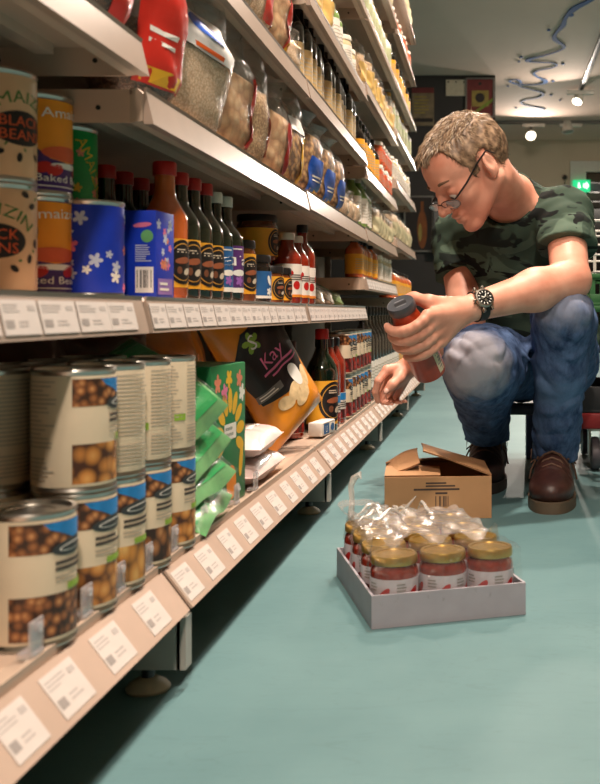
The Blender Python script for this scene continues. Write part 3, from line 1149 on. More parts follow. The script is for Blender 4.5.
# left arm and hand
sk.cone(SH_L, EL_L, 0.046, 0.041, 0.02)
sk.cone(EL_L, EL_L.lerp(WR_L, 0.35), 0.041, 0.043, 0.02)
sk.cone(EL_L.lerp(WR_L, 0.35), WR_L, 0.042, 0.0265, 0.02)
TF = [0.146, 0.124, 0.102, 0.081]
LEN = [1.0, 1.08, 1.02, 0.82]
mcp = []
for i, t in enumerate(TF):
    a0 = 38 - i * 3
    m_ = around(t - 0.002 * i, a0, BR + 0.016)
    mcp.append(m_)
    sk.cone(WR_L.lerp(m_, 0.12), m_, 0.0185 if i else 0.019, 0.0125, 0.012)
    end = [178, 184, 176, 140][i]
    A = [a0, a0 + (end - a0) * 0.40, a0 + (end - a0) * 0.72, end]
    rr = [BR + 0.016, BR + 0.0125, BR + 0.0095, BR + 0.0075]
    dt = [0, -0.003, -0.004, -0.003]
    pts = []
    for q in range(3):
        for w in np.linspace(0, 1, 4)[:-1]:
            pts.append(around(t + dt[q] + (dt[q + 1] - dt[q]) * w, A[q] + (A[q + 1] - A[q]) * w, rr[q] + (rr[q + 1] - rr[q]) * w))
    pts.append(around(t + dt[3], A[3], rr[3]))
    rads = np.interp(np.linspace(0, 1, len(pts)), [0, 0.35, 0.4, 0.72, 1.0], [0.0115, 0.0096, 0.0103, 0.0088, 0.0074]) * (0.92 if i == 3 else 1.0)
    sk.chain(pts, list(rads), 0.0035)
# thumb goes behind the bottle neck
tb = [WR_L.lerp(mcp[0], 0.25) + Vector((0, 0.010, 0.010)), around(0.150, -8, BR + 0.020), around(0.158, -48, BR + 0.010), around(0.160, -82, BR + 0.008)]
sk.chain(tb, [0.018, 0.0135, 0.011, 0.0085], 0.010)
# right arm and reaching hand
sk.cone(SH_R, EL_R, 0.046, 0.040, 0.02)
sk.cone(EL_R, EL_R.lerp(WR_R, 0.35), 0.040, 0.040, 0.02)
sk.cone(EL_R.lerp(WR_R, 0.35), WR_R, 0.039, 0.026, 0.02)
rm = [V3(387, 370, 2.46), V3(390, 378, 2.49), V3(394, 385, 2.52), V3(399, 390, 2.55)]
for i, q in enumerate(rm):
    sk.cone(WR_R.lerp(q, 0.10), q, 0.0185, 0.0125, 0.012)
sk.chain([rm[0], V3(378.5, 381, 2.445), V3(375.5, 392, 2.45), V3(378, 401, 2.46)], [0.0112, 0.0098, 0.0088, 0.0072], 0.004)
sk.chain([rm[1], V3(382, 393, 2.49), V3(384, 402, 2.47), V3(391, 405, 2.455)], [0.0112, 0.0098, 0.0088, 0.0072], 0.004)
sk.chain([rm[2], V3(388, 398, 2.53), V3(393, 404, 2.51), V3(400, 404, 2.49)], [0.0110, 0.0096, 0.0086, 0.0070], 0.004)
sk.chain([rm[3], V3(395, 400, 2.56), V3(400, 404, 2.54), V3(405, 402, 2.52)], [0.0100, 0.0088, 0.0078, 0.0064], 0.004)
THUMB_TIP = V3(386.5, 391, 2.43)
sk.chain([WR_R.lerp(rm[0], 0.2), V3(399, 378, 2.455), V3(392.5, 384.5, 2.435), THUMB_TIP], [0.018, 0.0135, 0.0115, 0.0085], 0.008)

def skin_material():
    m = mat('skin', (206, 138, 114), 0.48, var=0.10, scale=18, sss=0.0, bump=0.10, bscale=220, rgb2=(230, 170, 146))
    return m
body = mesh_object('body', sk.mesh('body', skin_material()), man)
del sk

# ---- eyes, brows, nail
eye_w, eye_d = mat('eye_white', (214, 206, 198), 0.2, var=0.02), mat('eye_dark', (48, 40, 36), 0.3)
for s_ in (-1, 1):
    b = MB()
    q = Matrix.Translation(H(0.0815, s_ * 0.033, -0.010)) @ HM.to_4x4()
    b.use(eye_w)
    b.lathe([(0.0001, -0.011)] + [(0.0125 * math.cos(a), 0.0125 * math.sin(a)) for a in np.linspace(-1.3, 1.3, 8)] + [(0.0001, 0.0125)], 14, q)
    b.use(eye_d)
    b.lathe([(0.0001, 0.0006), (0.005, 0.0), (0.0052, -0.001)], 12, q @ Matrix.Translation((0.0108, 0, -0.006)) @ Matrix.Rotation(R(115), 4, 'Y'), cap=False)
    b.build('eye', None, body)
    b = MB()
    pts = [H(0.098 - 0.012 * (t - 0.4) ** 2 * 4, s_ * (0.014 + 0.036 * t), 0.020 + 0.006 * math.sin(t * 2.6)) for t in np.linspace(0, 1, 6)]
    b.tube(pts, [0.002, 0.0034, 0.0036, 0.0032, 0.0026, 0.001], 6)
    b.build('eyebrow', mat('brow_hair', (112, 84, 62), 0.8, var=0.3, scale=200), body)
b = MB()
tdir = (THUMB_TIP - V3(392.5, 384.5, 2.435)).normalized()
tn = (Vector((0, -1, 0.15)) - tdir * Vector((0, -1, 0.15)).dot(tdir)).normalized()
Mn = Matrix((tdir, tn.cross(tdir), tn)).transposed().to_4x4()
b.lathe([(0.0062, -0.0016), (0.0058, 0.0006), (0.003, 0.0016), (0.0001, 0.0018)], 14, Matrix.Translation(THUMB_TIP + tn * 0.0078) @ Mn @ Matrix.Diagonal((1.15, 0.9, 1, 1)))
b.build('thumb_nail', mat('nail', (232, 186, 170), 0.25, var=0.03), body)

# ---- hair
hr = Field(tuple(HC - Vector((0.17, 0.17, 0.17))), tuple(HC + Vector((0.17, 0.17, 0.17))), 0.0028)
hr.ell(H(-0.014, 0, 0.033), tuple(v * HSC for v in (0.105, 0.0795, 0.094)), HR, 0.01)
hr.ell(H(0.050, 0, 0.050), tuple(v * HSC for v in (0.049, 0.062, 0.050)), HR, 0.03)
X, Y, Z = hr.coords()
X, Y, Z = X - HC.x, Y - HC.y, Z - HC.z
lx = (X * hf.x + Y * hf.y + Z * hf.z) / HSC
ly = (X * hl.x + Y * hl.y + Z * hl.z) / HSC
lz = (X * hu.x + Y * hu.y + Z * hu.z) / HSC
ay = np.abs(ly)
# lowest hair height for each point along the head, receding at the temples
zmin = np.interp(lx, [-0.13, -0.055, -0.038, -0.022, 0.006, 0.014, 0.030, 0.044, 0.060, 0.076, 0.092, 0.12],
                 [-0.050, -0.055, -0.010, 0.034, 0.034, -0.006, -0.004, 0.030, 0.066, 0.084, 0.088, 0.088]).astype(np.float32)
zmin = zmin + (0.030 * np.exp(-((ay - 0.046) / 0.018) ** 2) - 0.012 * np.exp(-(ay / 0.03) ** 2)) * np.clip((lx - 0.035) / 0.02, 0, 1)
zmin = zmin + 0.006 * np.sin(ly * 140 + lx * 90) * (lx > 0.03)
cut = (zmin - lz) * 0.8
hr.f = np.maximum(hr.f, cut.astype(np.float32))
hr.f += (0.0016 * np.sin(lx * 160 + 9 * np.sin(ly * 60)) * np.sin(ly * 210 + lz * 120)).astype(np.float32)
def hair_material():
    m = bpy.data.materials.new('hair')
    m.use_nodes = True
    nt = m.node_tree
    b_ = nt.nodes['Principled BSDF']
    tc = nt.nodes.new('ShaderNodeTexCoord')
    nz = nt.nodes.new('ShaderNodeTexNoise')
    nz.inputs['Scale'].default_value = 90
    nz.inputs['Detail'].default_value = 6
    nt.links.new(tc.outputs['Object'], nz.inputs['Vector'])
    rp = nt.nodes.new('ShaderNodeValToRGB')
    e = rp.color_ramp.elements
    e[0].position, e[0].color = 0.35, (*lin((84, 64, 48)), 1)
    e[1].position, e[1].color = 0.68, (*lin((158, 130, 102)), 1)
    nt.links.new(nz.outputs['Fac'], rp.inputs['Fac'])
    nt.links.new(rp.outputs['Color'], b_.inputs['Base Color'])
    b_.inputs['Roughness'].default_value = 0.5
    return m
m_hair = hair_material()
hair = mesh_object('hair', hr.mesh('hair', m_hair), man)
vs = np.zeros(len(hair.data.vertices) * 3, np.float32)
hair.data.vertices.foreach_get('co', vs)
vs = vs.reshape(-1, 3)
nr = np.zeros(len(hair.data.vertices) * 3, np.float32)
hair.data.vertices.foreach_get('normal', nr)
nr = nr.reshape(-1, 3)
rnd = random.Random(4)
b = MB()
strand_m = [mat('strand_brown', (88, 66, 48), 0.5), mat('strand_fair', (150, 122, 92), 0.5), mat('strand_grey', (176, 158, 134), 0.5)]
loc = (vs - np.array(HC)) @ np.array(HM)
for i in rnd.sample(range(len(vs)), min(6500, len(vs))):
    n_ = Vector(nr[i])
    if loc[i] @ loc[i] < 0.0045:
        continue
    x, y, z = loc[i]
    comb = Vector((0.9, 0.25 * (1 if y > 0 else -1), -0.2)) if z > 0.085 else Vector((0.15 if x > 0.0 else -0.35, 0, -1.0))
    comb += Vector((rnd.uniform(-.5, .5), rnd.uniform(-.5, .5), rnd.uniform(-.4, .4)))
    d_ = HM @ comb
    d_ = d_ - n_ * d_.dot(n_)
    d_ = d_.normalized() if d_.length > 1e-4 else n_.orthogonal()
    L = rnd.uniform(0.012, 0.024) * (1.1 if z > 0.08 else 0.8)
    p0 = Vector(vs[i]) - n_ * 0.002
    p1 = p0 + d_ * L * 0.55 + n_ * L * (0.22 if z > 0.08 else 0.08)
    p2 = p0 + d_ * L + n_ * L * (0.20 if z > 0.08 else 0.03)
    w = 0.00075
    side = d_.cross(n_).normalized()
    b.use(rnd.choice(strand_m if z > 0.07 else strand_m[:2] + strand_m[:1]))
    b.add([p0 - side * w, p0 + side * w, p0 + n_ * w, p1 - side * w * 0.7, p1 + side * w * 0.7, p1 + n_ * w * 0.7, p2],
          [(0, 1, 4, 3), (1, 2, 5, 4), (2, 0, 3, 5), (3, 4, 6), (4, 5, 6), (5, 3, 6)])
so = b.build('hair_strands', None, hair, smooth=False)
so['kind'] = 'stuff'

# ---- glasses
gl = empty('glasses', (0, 0, 0), 0)
gl.parent = man
m_gl = mat('glasses_black', (24, 22, 24), 0.3)
m_wire = mat('glasses_steel', (112, 108, 110), 0.25, metal=1.0)
for s_ in (-1, 1):
    b = MB()
    ring = [H(0.112 - 0.016 * (abs(math.cos(a) * 0.026 * s_ + 0.034 * s_) / 0.06) ** 2 + 0.0165 * math.sin(a) * math.sin(R(30)), s_ * 0.034 + 0.025 * math.cos(a), -0.024 + 0.0165 * math.sin(a) * math.cos(R(30))) for a in np.linspace(0, 2 * math.pi, 24, endpoint=False)]
    b.tube(ring, 0.0011, 6, closed=True)
    b.build('lens_rim', m_wire, gl)
    b = MB()
    c_ = sum(ring, Vector()) / len(ring)
    n = len(ring)
    b.add([c_ - hf * 0.0005] + [p - hf * 0.0005 for p in ring] + [c_ + hf * 0.0007] + [p + hf * 0.0005 for p in ring],
          [(0, 1 + (i + 1) % n, 1 + i) for i in range(n)] + [(n + 1, n + 2 + i, n + 2 + (i + 1) % n) for i in range(n)])
    b.build('lens', film('lens_clear', (235, 238, 240), 0.03, 0.5, 0.0), gl)
    b = MB()
    b.tube([H(0.101, s_ * 0.060, -0.016), H(0.094, s_ * 0.070, -0.012), H(0.060, s_ * 0.075, -0.002), H(0.012, s_ * 0.0815, 0.018), H(-0.018, s_ * 0.087, 0.027), H(-0.032, s_ * 0.086, 0.010)],
           [0.0016, 0.0022, 0.0022, 0.0022, 0.0020, 0.0018], 6)
    b.build('temple_arm', m_gl, gl)
b = MB()
b.tube([H(0.114, -0.010, -0.017), H(0.118, 0, -0.013), H(0.114, 0.010, -0.017)], 0.0013, 6)
b.build('bridge', m_wire, gl)

# ---- T-shirt
ND0 = (H(-0.035, 0, -0.045) - NB).normalized()
ts = Field((-0.20, 2.09, 0.22), (0.33, 2.80, 0.80), 0.0038)
shl = (SH_L - SH_R).normalized()
upv = (CHEST - PELVIS).normalized()
fw = shl.cross(upv).normalized()
upv = fw.cross(shl).normalized()
TR = np.array(Matrix((shl, fw, upv)).transposed())
ts.ell(CHEST + upv * 0.01, (0.165, 0.115, 0.170), TR, 0.04)
ts.ell(CHEST.lerp(PELVIS, 0.55) + fw * 0.0, (0.155, 0.118, 0.17), TR, 0.06)
ts.ell(PELVIS + Vector((0.0, -0.01, 0.03)), (0.165, 0.120, 0.10), TR, 0.05)
ts.cone(CHEST + fw * -0.06 + upv * 0.06, PELVIS - fw * 0.06 + upv * 0.08, 0.085, 0.09, 0.04)
ts.cone(NB + Vector((0.01, 0.02, -0.028)), SH_L + Vector((0, 0.005, 0.0)), 0.062, 0.060, 0.035)
ts.cone(NB + Vector((-0.01, 0.02, -0.03)), SH_R, 0.062, 0.058, 0.035)
ts.ell(NB + Vector((-0.005, 0.01, -0.045)), (0.088, 0.085, 0.075), None, 0.03)
ts.cone(NB + ND0 * 0.045, NB - ND0 * 0.05, 0.063, 0.075, 0.02)
ts.cone(NB + Vector((0.02, 0.05, -0.03)), CHEST - fw * 0.03 + upv * 0.05, 0.066, 0.10, 0.04)
SLEND_L, SLEND_R = SH_L.lerp(EL_L, 0.50), SH_R.lerp(EL_R, 0.48)
sl_l = Field((-0.20, 2.09, 0.22), (0.33, 2.80, 0.80), 0.0038)
sl_l.cone(SH_L, SH_L.lerp(EL_L, 0.7) + Vector((0, 0.004, -0.008)), 0.064, 0.067, 0.03)
Xc, Yc, Zc = sl_l.coords()
dL = (EL_L - SH_L).normalized() * 0.55 + Vector((0, 0, -0.45))
dL.normalize()
sl_l.f = np.maximum(sl_l.f, ((Xc - SLEND_L.x) * dL.x + (Yc - SLEND_L.y) * dL.y + (Zc - SLEND_L.z) * dL.z).astype(np.float32))
sl_r = Field((-0.20, 2.09, 0.22), (0.33, 2.80, 0.80), 0.0038)
sl_r.cone(SH_R, SH_R.lerp(EL_R, 0.7), 0.060, 0.064, 0.03)
dR = (EL_R - SH_R).normalized()
sl_r.f = np.maximum(sl_r.f, ((Xc - SLEND_R.x) * dR.x + (Yc - SLEND_R.y) * dR.y + (Zc - SLEND_R.z) * dR.z).astype(np.float32))
for fld in (sl_l, sl_r):
    k = 0.02
    h = np.maximum(k - np.abs(ts.f - fld.f), 0) / k
    ts.f = np.minimum(ts.f, fld.f) - h * h * k * 0.25
del sl_l, sl_r
# keep the neck opening clear of the throat and chin
ND = (H(-0.035, 0, -0.045) - NB).normalized()
_X, _Y, _Z = ts.coords()
cp = NB + ND * 0.030
cutp = (_X - cp.x) * ND.x + (_Y - cp.y) * ND.y + (_Z - cp.z) * ND.z
near = ((_X - cp.x) ** 2 + (_Y - cp.y) ** 2 + (_Z - cp.z) ** 2 - cutp ** 2) < 0.075 ** 2
ts.f = np.where(near, np.maximum(ts.f, cutp), ts.f).astype(np.float32)
# folds
w1 = 1 - 2 * np.abs(np.sin(Xc * 19 + Zc * 27 + 1.5 * np.sin(Yc * 17) + Yc * 10))
w2 = np.sin(Zc * 90 - Xc * 45 + Yc * 40 + 2.0 * np.sin(Xc * 21))
w3 = np.sin(Xc * 120 + Yc * 70 + 2.5 * np.sin(Zc * 30))
ts.f += (0.0042 * w1 * (0.5 + 0.5 * w2) + 0.0018 * w3 * np.maximum(w1, 0)).astype(np.float32)
ts.f = np.maximum(ts.f, (0.292 - Zc + 0.0 * Xc + 0.0 * Yc).astype(np.float32))
def camo_material():
    m = bpy.data.materials.new('camouflage_cotton')
    m.use_nodes = True
    nt = m.node_tree
    b_ = nt.nodes['Principled BSDF']
    tc = nt.nodes.new('ShaderNodeTexCoord')
    col = None
    for seed, (sc, st, thr, c0) in enumerate(((9, (1.0, 1.0, 1.9), 0.56, (78, 96, 82)), (8, (1.2, 1.0, 2.4), 0.585, (30, 38, 34)), (16, (1.0, 1.0, 2.2), 0.62, (20, 24, 23)))):
        mp = nt.nodes.new('ShaderNodeMapping')
        mp.inputs['Location'].default_value = (seed * 3.7, seed * 1.3, seed * 5.1)
        mp.inputs['Rotation'].default_value = (0.4, 0.5 + seed * 0.5, 0.3)
        mp.inputs['Scale'].default_value = st
        nt.links.new(tc.outputs['Object'], mp.inputs['Vector'])
        nz = nt.nodes.new('ShaderNodeTexNoise')
        nz.inputs['Scale'].default_value = sc
        nz.inputs['Detail'].default_value = 2.0
        nz.inputs['Distortion'].default_value = 0.6
        nt.links.new(mp.outputs[0], nz.inputs['Vector'])
        rp = nt.nodes.new('ShaderNodeValToRGB')
        rp.color_ramp.elements[0].position = thr - 0.012
        rp.color_ramp.elements[1].position = thr + 0.012
        nt.links.new(nz.outputs['Fac'], rp.inputs['Fac'])
        mx = nt.nodes.new('ShaderNodeMixRGB')
        nt.links.new(rp.outputs['Color'], mx.inputs['Fac'])
        if col is None:
            mx.inputs['Color1'].default_value = (*lin((56, 72, 61)), 1)
        else:
            nt.links.new(col, mx.inputs['Color1'])
        mx.inputs['Color2'].default_value = (*lin(c0), 1)
        col = mx.outputs['Color']
    nt.links.new(col, b_.inputs['Base Color'])
    b_.inputs['Roughness'].default_value = 0.85
    _set(b_, 'Specular IOR Level', 0.2)
    return m
m_camo = camo_material()
shirt = mesh_object('t_shirt', ts.mesh('t_shirt', m_camo), man)
del ts
# sleeve and neck bands
def band(center, axis, rad, name):
    axis = axis.normalized()
    u_ = axis.orthogonal().normalized()
    w_ = axis.cross(u_)
    b = MB()
    b.tube([center + (u_ * math.cos(a) + w_ * math.sin(a)) * rad for a in np.linspace(0, 2 * math.pi, 36, endpoint=False)], 0.0048, 8, closed=True)
    return b.build(name, m_camo, shirt)
band(NB + ND * 0.029, ND, 0.0615, 'neck_band')

# ---- jeans
jn = Field((-0.16, 1.98, 0.05), (0.34, 2.72, 0.52), 0.0042)
jn.ell(PELVIS + Vector((0, 0.01, 0.0)), (0.155, 0.110, 0.100), TR, 0.05)
jn.cone(HIP_L, KN_L.lerp(HIP_L, 0.15), 0.088, 0.066, 0.03)
jn.cone(KN_L.lerp(HIP_L, 0.15), KN_L, 0.066, 0.058, 0.03)
jn.cone(KN_L, KN_L.lerp(AN_L, 0.35), 0.057, 0.056, 0.02)
jn.cone(KN_L.lerp(AN_L, 0.35), AN_L + Vector((0, 0, 0.0)), 0.056, 0.053, 0.02)
jn.cone(HIP_R, KN_R.lerp(HIP_R, 0.2), 0.095, 0.082, 0.03)
jn.cone(KN_R.lerp(HIP_R, 0.2), KN_R, 0.082, 0.072, 0.03)
jn.cone(KN_R + Vector((0.002, 0.03, -0.01)), KN_R.lerp(AN_R, 0.45), 0.074, 0.062, 0.03)
jn.cone(KN_R.lerp(AN_R, 0.45), AN_R, 0.060, 0.054, 0.02)
Xc, Yc, Zc = jn.coords()
w1 = 1 - 2 * np.abs(np.sin(Zc * 62 + Xc * 26 + 1.6 * np.sin(Xc * 33 + Yc * 25)))
w2 = np.sin(Xc * 60 + Yc * 75 - Zc * 35 + 1.5 * np.sin(Zc * 44))
w3 = 1 - 2 * np.abs(np.sin(Zc * 40 + Xc * 55 + 2 * np.sin(Yc * 40)))
jn.f += (0.0024 * w1 * (0.55 + 0.45 * w2) + 0.0030 * w3 * np.maximum(w2, 0)).astype(np.float32)
# hems
for an, kn in ((AN_L, KN_L), (AN_R, KN_R)):
    pass
jn.f = np.maximum(jn.f, (0.086 + 0.06 * np.clip((Yc - 2.34) / 0.2, 0, 0.42) - Zc + 0 * Xc).astype(np.float32))
def denim_material():
    m = bpy.data.materials.new('washed_denim')
    m.use_nodes = True
    nt = m.node_tree
    b_ = nt.nodes['Principled BSDF']
    tc = nt.nodes.new('ShaderNodeTexCoord')
    mp = nt.nodes.new('ShaderNodeMapping')
    mp.inputs['Scale'].default_value = (1, 1, 0.35)
    nt.links.new(tc.outputs['Object'], mp.inputs['Vector'])
    n1 = nt.nodes.new('ShaderNodeTexNoise')
    n1.inputs['Scale'].default_value = 40
    n1.inputs['Detail'].default_value = 8
    n1.inputs['Roughness'].default_value = 0.7
    nt.links.new(mp.outputs[0], n1.inputs['Vector'])
    rp = nt.nodes.new('ShaderNodeValToRGB')
    e = rp.color_ramp.elements
    e[0].position, e[0].color = 0.32, (*lin((34, 50, 84)), 1)
    e[1].position, e[1].color = 0.70, (*lin((92, 116, 156)), 1)
    nt.links.new(n1.outputs['Fac'], rp.inputs['Fac'])
    col = rp.outputs['Color']
    # worn patches at the knees and thigh tops
    n2 = nt.nodes.new('ShaderNodeTexNoise')
    n2.inputs['Scale'].default_value = 22
    n2.inputs['Detail'].default_value = 6
    nt.links.new(tc.outputs['Object'], n2.inputs['Vector'])
    for (c_, rad, tone, amt) in ((KN_R + Vector((-0.01, -0.06, 0.01)), 0.105, (168, 166, 174), 0.85), (KN_L + Vector((-0.01, -0.05, 0.03)), 0.085, (146, 152, 170), 0.6), (KN_L.lerp(AN_L, 0.5) + Vector((-0.01, -0.06, 0)), 0.07, (108, 134, 172), 0.5)):
        sb = nt.nodes.new('ShaderNodeVectorMath')
        sb.operation = 'DISTANCE'
        sb.inputs[1].default_value = c_
        nt.links.new(tc.outputs['Object'], sb.inputs[0])
        md = nt.nodes.new('ShaderNodeMath')
        md.operation = 'MULTIPLY_ADD'
        md.inputs[1].default_value = 0.10
        nt.links.new(n2.outputs['Fac'], md.inputs[0])
        nt.links.new(sb.outputs['Value'], md.inputs[2])
        mr = nt.nodes.new('ShaderNodeMapRange')
        mr.inputs['From Min'].default_value = rad * 0.45 + 0.05
        mr.inputs['From Max'].default_value = rad + 0.05
        mr.inputs['To Min'].default_value = amt
        mr.inputs['To Max'].default_value = 0.0
        nt.links.new(md.outputs[0], mr.inputs['Value'])
        mx = nt.nodes.new('ShaderNodeMixRGB')
        nt.links.new(mr.outputs['Result'], mx.inputs['Fac'])
        nt.links.new(col, mx.inputs['Color1'])
        mx.inputs['Color2'].default_value = (*lin(tone), 1)
        col = mx.outputs['Color']
    nt.links.new(col, b_.inputs['Base Color'])
    b_.inputs['Roughness'].default_value = 0.85
    _set(b_, 'Specular IOR Level', 0.2)
    bp = nt.nodes.new('ShaderNodeBump')
    bp.inputs['Strength'].default_value = 0.35
    bp.inputs['Distance'].default_value = 0.002
    nt.links.new(n1.outputs['Fac'], bp.inputs['Height'])
    nt.links.new(bp.outputs['Normal'], b_.inputs['Normal'])
    return m
jeans = mesh_object('jeans', jn.mesh('jeans', denim_material()), man)
del jn

# ---- shoes
m_leather = mat('shoe_leather', (62, 36, 32), 0.42, var=0.25, scale=40, bump=0.25, bscale=120)
m_sole = mat('shoe_sole', (92, 78, 62), 0.7, var=0.1)
m_lace = mat('shoe_lace', (96, 70, 56), 0.8)
def shoe(loc, heading, lift, mL, mS):
    """x forward, heel at 0, toe at 0.285"""
    fl = Field((-0.05, -0.08, -0.01), (0.32, 0.08, 0.16), 0.0034)
    fl.ell((0.215, 0, 0.042), (0.072, 0.050, 0.036), None, 0.02)
    fl.ell((0.13, 0, 0.052), (0.09, 0.043, 0.046), None, 0.03)
    fl.ell((0.045, 0, 0.050), (0.050, 0.040, 0.052), None, 0.03)
    fl.cone((0.055, 0, 0.06), (0.050, 0, 0.105), 0.042, 0.044, 0.03)
    fl.cone((0.19, 0, 0.066), (0.10, 0, 0.108), 0.024, 0.030, 0.03)
    X, Y, Z = fl.coords()
    fl.f = np.maximum(fl.f, (0.016 - Z + 0 * X + 0 * Y).astype(np.float32))
    fl.f = np.maximum(fl.f, (Z - 0.125 + 0 * X + 0 * Y).astype(np.float32))
    # crease lines across the toe
    fl.f += (0.0012 * np.sin(X * 260) * ((X > 0.16) & (X < 0.22)) * (Z > 0.05) + 0 * Y).astype(np.float32)
    s = empty('shoe', loc, heading)
    s.rotation_euler = (0, -lift, heading)
    s.parent = man
    mesh_object('upper', fl.mesh('upper', mL), s)
    b = MB()
    out = []
    for i in range(40):
        a = 2 * math.pi * i / 40
        x = 0.14 + 0.152 * math.cos(a)
        wdt = 0.056 - 0.010 * math.exp(-((x - 0.10) / 0.05) ** 2) - (0.006 if x < 0.08 else 0)
        sgn = math.sin(a)
        out.append((x, wdt * math.copysign(abs(sgn) ** 0.75, sgn)))
    vs = [(x, y, z) for z in (0.0, 0.012, 0.024) for x, y in out]
    n = 40
    b.add(vs, [(j * n + i, j * n + (i + 1) % n, (j + 1) * n + (i + 1) % n, (j + 1) * n + i) for j in range(2) for i in range(n)] + [tuple(range(n - 1, -1, -1)), tuple(range(2 * n, 3 * n))])
    b.build('sole', mS, s)
    b = MB()
    for q in range(4):
        x = 0.205 - q * 0.021
        z = 0.0855 + q * 0.0105
        b.tube([(x - 0.006, -0.036, z - 0.022), (x, -0.018, z + 0.003), (x + 0.002, 0.0, z + 0.010), (x + 0.002, 0.018, z + 0.003), (x - 0.004, 0.036, z - 0.022)], 0.0030, 6)
    for s_ in (-1, 1):
        b.tube([(0.092, 0.0, 0.122), (0.098, s_ * 0.022, 0.132), (0.108, s_ * 0.050, 0.112), (0.120, s_ * 0.052, 0.084), (0.104, s_ * 0.014, 0.112), (0.098, 0, 0.120)], 0.0024, 6)
        b.tube([(0.098, 0, 0.120), (0.112, s_ * 0.030, 0.110), (0.125, s_ * 0.050, 0.070), (0.122, s_ * 0.054, 0.048)], 0.0022, 6)
    b.build('laces', m_lace, s)
    return s
shoe((AN_L.x + 0.006, AN_L.y + 0.080, 0), math.atan2(-1, -0.10), 0.0, m_leather, m_sole)
shoe((AN_R.x + 0.004, AN_R.y + 0.140, 0), math.atan2(-1, -0.06), 0.0, mat('shoe_leather_shaded', (40, 27, 26), 0.5, var=0.2, scale=40), mat('shoe_sole_shaded', (44, 38, 34), 0.7))  # right shoe of the pair: shade put into darker leather and sole colours

# ---- wrist watch
wp = WR_L.lerp(EL_L, 0.10)
wax = (EL_L - WR_L).normalized()
wn = (Vector((-0.05, -1.0, 0.30)) - wax * Vector((-0.05, -1.0, 0.30)).dot(wax)).normalized()
wv = wn.cross(wax).normalized()
WM = Matrix.Translation(wp) @ Matrix((wax, wv, wn)).transposed().to_4x4()
watch = empty('wrist_watch', (0, 0, 0), 0)
watch.parent = man
b = MB()
n = 36
ring = [(math.cos(2 * math.pi * i / n), math.sin(2 * math.pi * i / n)) for i in range(n)]
vs = []
for x in (-0.010, 0.010):
    for rr in (0.0285, 0.0312):
        vs += [WM @ Vector((x, c * rr, s * rr)) for c, s in ring]
fs = []
for i in range(n):
    j = (i + 1) % n
    fs += [(i, j, n + j, n + i), (2 * n + i, 3 * n + i, 3 * n + j, 2 * n + j), (n + i, n + j, 3 * n + j, 3 * n + i), (i, 2 * n + i, 2 * n + j, j)]
b.add(vs, fs)
b.build('strap', mat('strap_black', (26, 24, 24), 0.6), watch)
D = WM @ Matrix.Translation((0, 0, 0.029))
b = MB()
b.lathe([(0.0, 0.0), (0.0185, 0.0), (0.0205, 0.003), (0.0205, 0.007), (0.019, 0.0095), (0.0165, 0.0100), (0.0160, 0.0085)], 32, D, cap=False)
for sx in (-1, 1):
    for sy in (-1, 1):
        b.rbox(sx * 0.009 - 0.0025, sx * 0.009 + 0.0025, sy * 0.0225 - 0.004, sy * 0.0225 + 0.004, -0.003, 0.005, 0.001, D)
b.lathe([(0.003, 0), (0.003, 0.005), (0.0, 0.005)], 10, D @ Matrix.Translation((-0.0200, 0, 0.005)) @ Matrix.Rotation(R(-90), 4, 'Y'))
b.build('watch_case', m_screw, watch)
b = MB()
b.lathe([(0.0162, 0.0086), (0.0001, 0.0086)], 28, D, cap=False)
dial = b.build('dial', mat('dial_black', (22, 22, 24), 0.25), watch)
p = Print(lambda s, t, h: D @ Vector((s, t, 0.0088 + h)), step=1)
mwh = mat('dial_white', (225, 222, 214), 0.4)
for i in range(12):
    a = math.pi * 2 * i / 12
    p.ell(0.0128 * math.cos(a), 0.0128 * math.sin(a), 0.0024, 0.0011, mwh, a, 8)
for a, L, w in ((0.9, 0.011, 0.0011), (2.6, 0.008, 0.0014)):
    p.ell(math.cos(a) * L / 2, math.sin(a) * L / 2, L / 2, w, mwh, a, 8)
for sx, sy in ((-0.006, 0.0), (0.006, 0.0), (0, -0.006)):
    p.ell(sx, sy, 0.003, 0.003, m_screw, 0, 12)
p.build('dial_markings', dial)

# ---- the bottle he holds
bot = empty('sauce_bottle', (0, 0, 0), 0, 'red tomato sauce bottle tilted in his hand with a black cap', 'bottle')
BM_ = Matrix.Translation(BT_BOT) @ Matrix((bs, bc, ba)).transposed().to_4x4()
b = MB()
LB_ = (BT_TOP - BT_BOT).length
b.lathe([(0.0, 0.002), (0.026, 0.0), (0.031, 0.003), (BR, 0.010), (BR, 0.118), (0.031, 0.130), (0.027, 0.146), (0.0245, 0.156), (0.0245, LB_ - 0.016), (0.0, LB_ - 0.016)], 32, BM_)
b.build('glass_body', mat('sauce_red_glass', (158, 52, 20), 0.3, var=0.25, scale=25, coat=0.25), bot)
b = MB()
b.lathe([(0.0265, LB_ - 0.018), (0.0275, LB_ - 0.016), (0.0275, LB_ - 0.003), (0.0262, LB_), (0.024, LB_ - 0.0008), (0.0, LB_ - 0.0008)], 32, BM_, cap=False)
cap = b.build('cap', mat('cap_slate', (64, 68, 74), 0.35), bot)
p = Print(lambda s, t, h: BM_ @ Vector((s, t, LB_ - 0.0008 + h)), step=1)
mk = mat('cap_mark', (26, 26, 30), 0.5)
p.rect(-0.012, -0.005, 0.012, 0.006, mk).rect(-0.010, 0.009, 0.010, 0.0105, mat('cap_mark_pale', (150, 152, 156), 0.5)).rect(-0.010, -0.0105, 0.010, -0.009, mat('cap_mark_pale'))
p.build('cap_print', cap)
p = Print(cyl_map(BR, 0, R(62), BM_))
mlab = mat('label_cream', (222, 210, 178), 0.5)
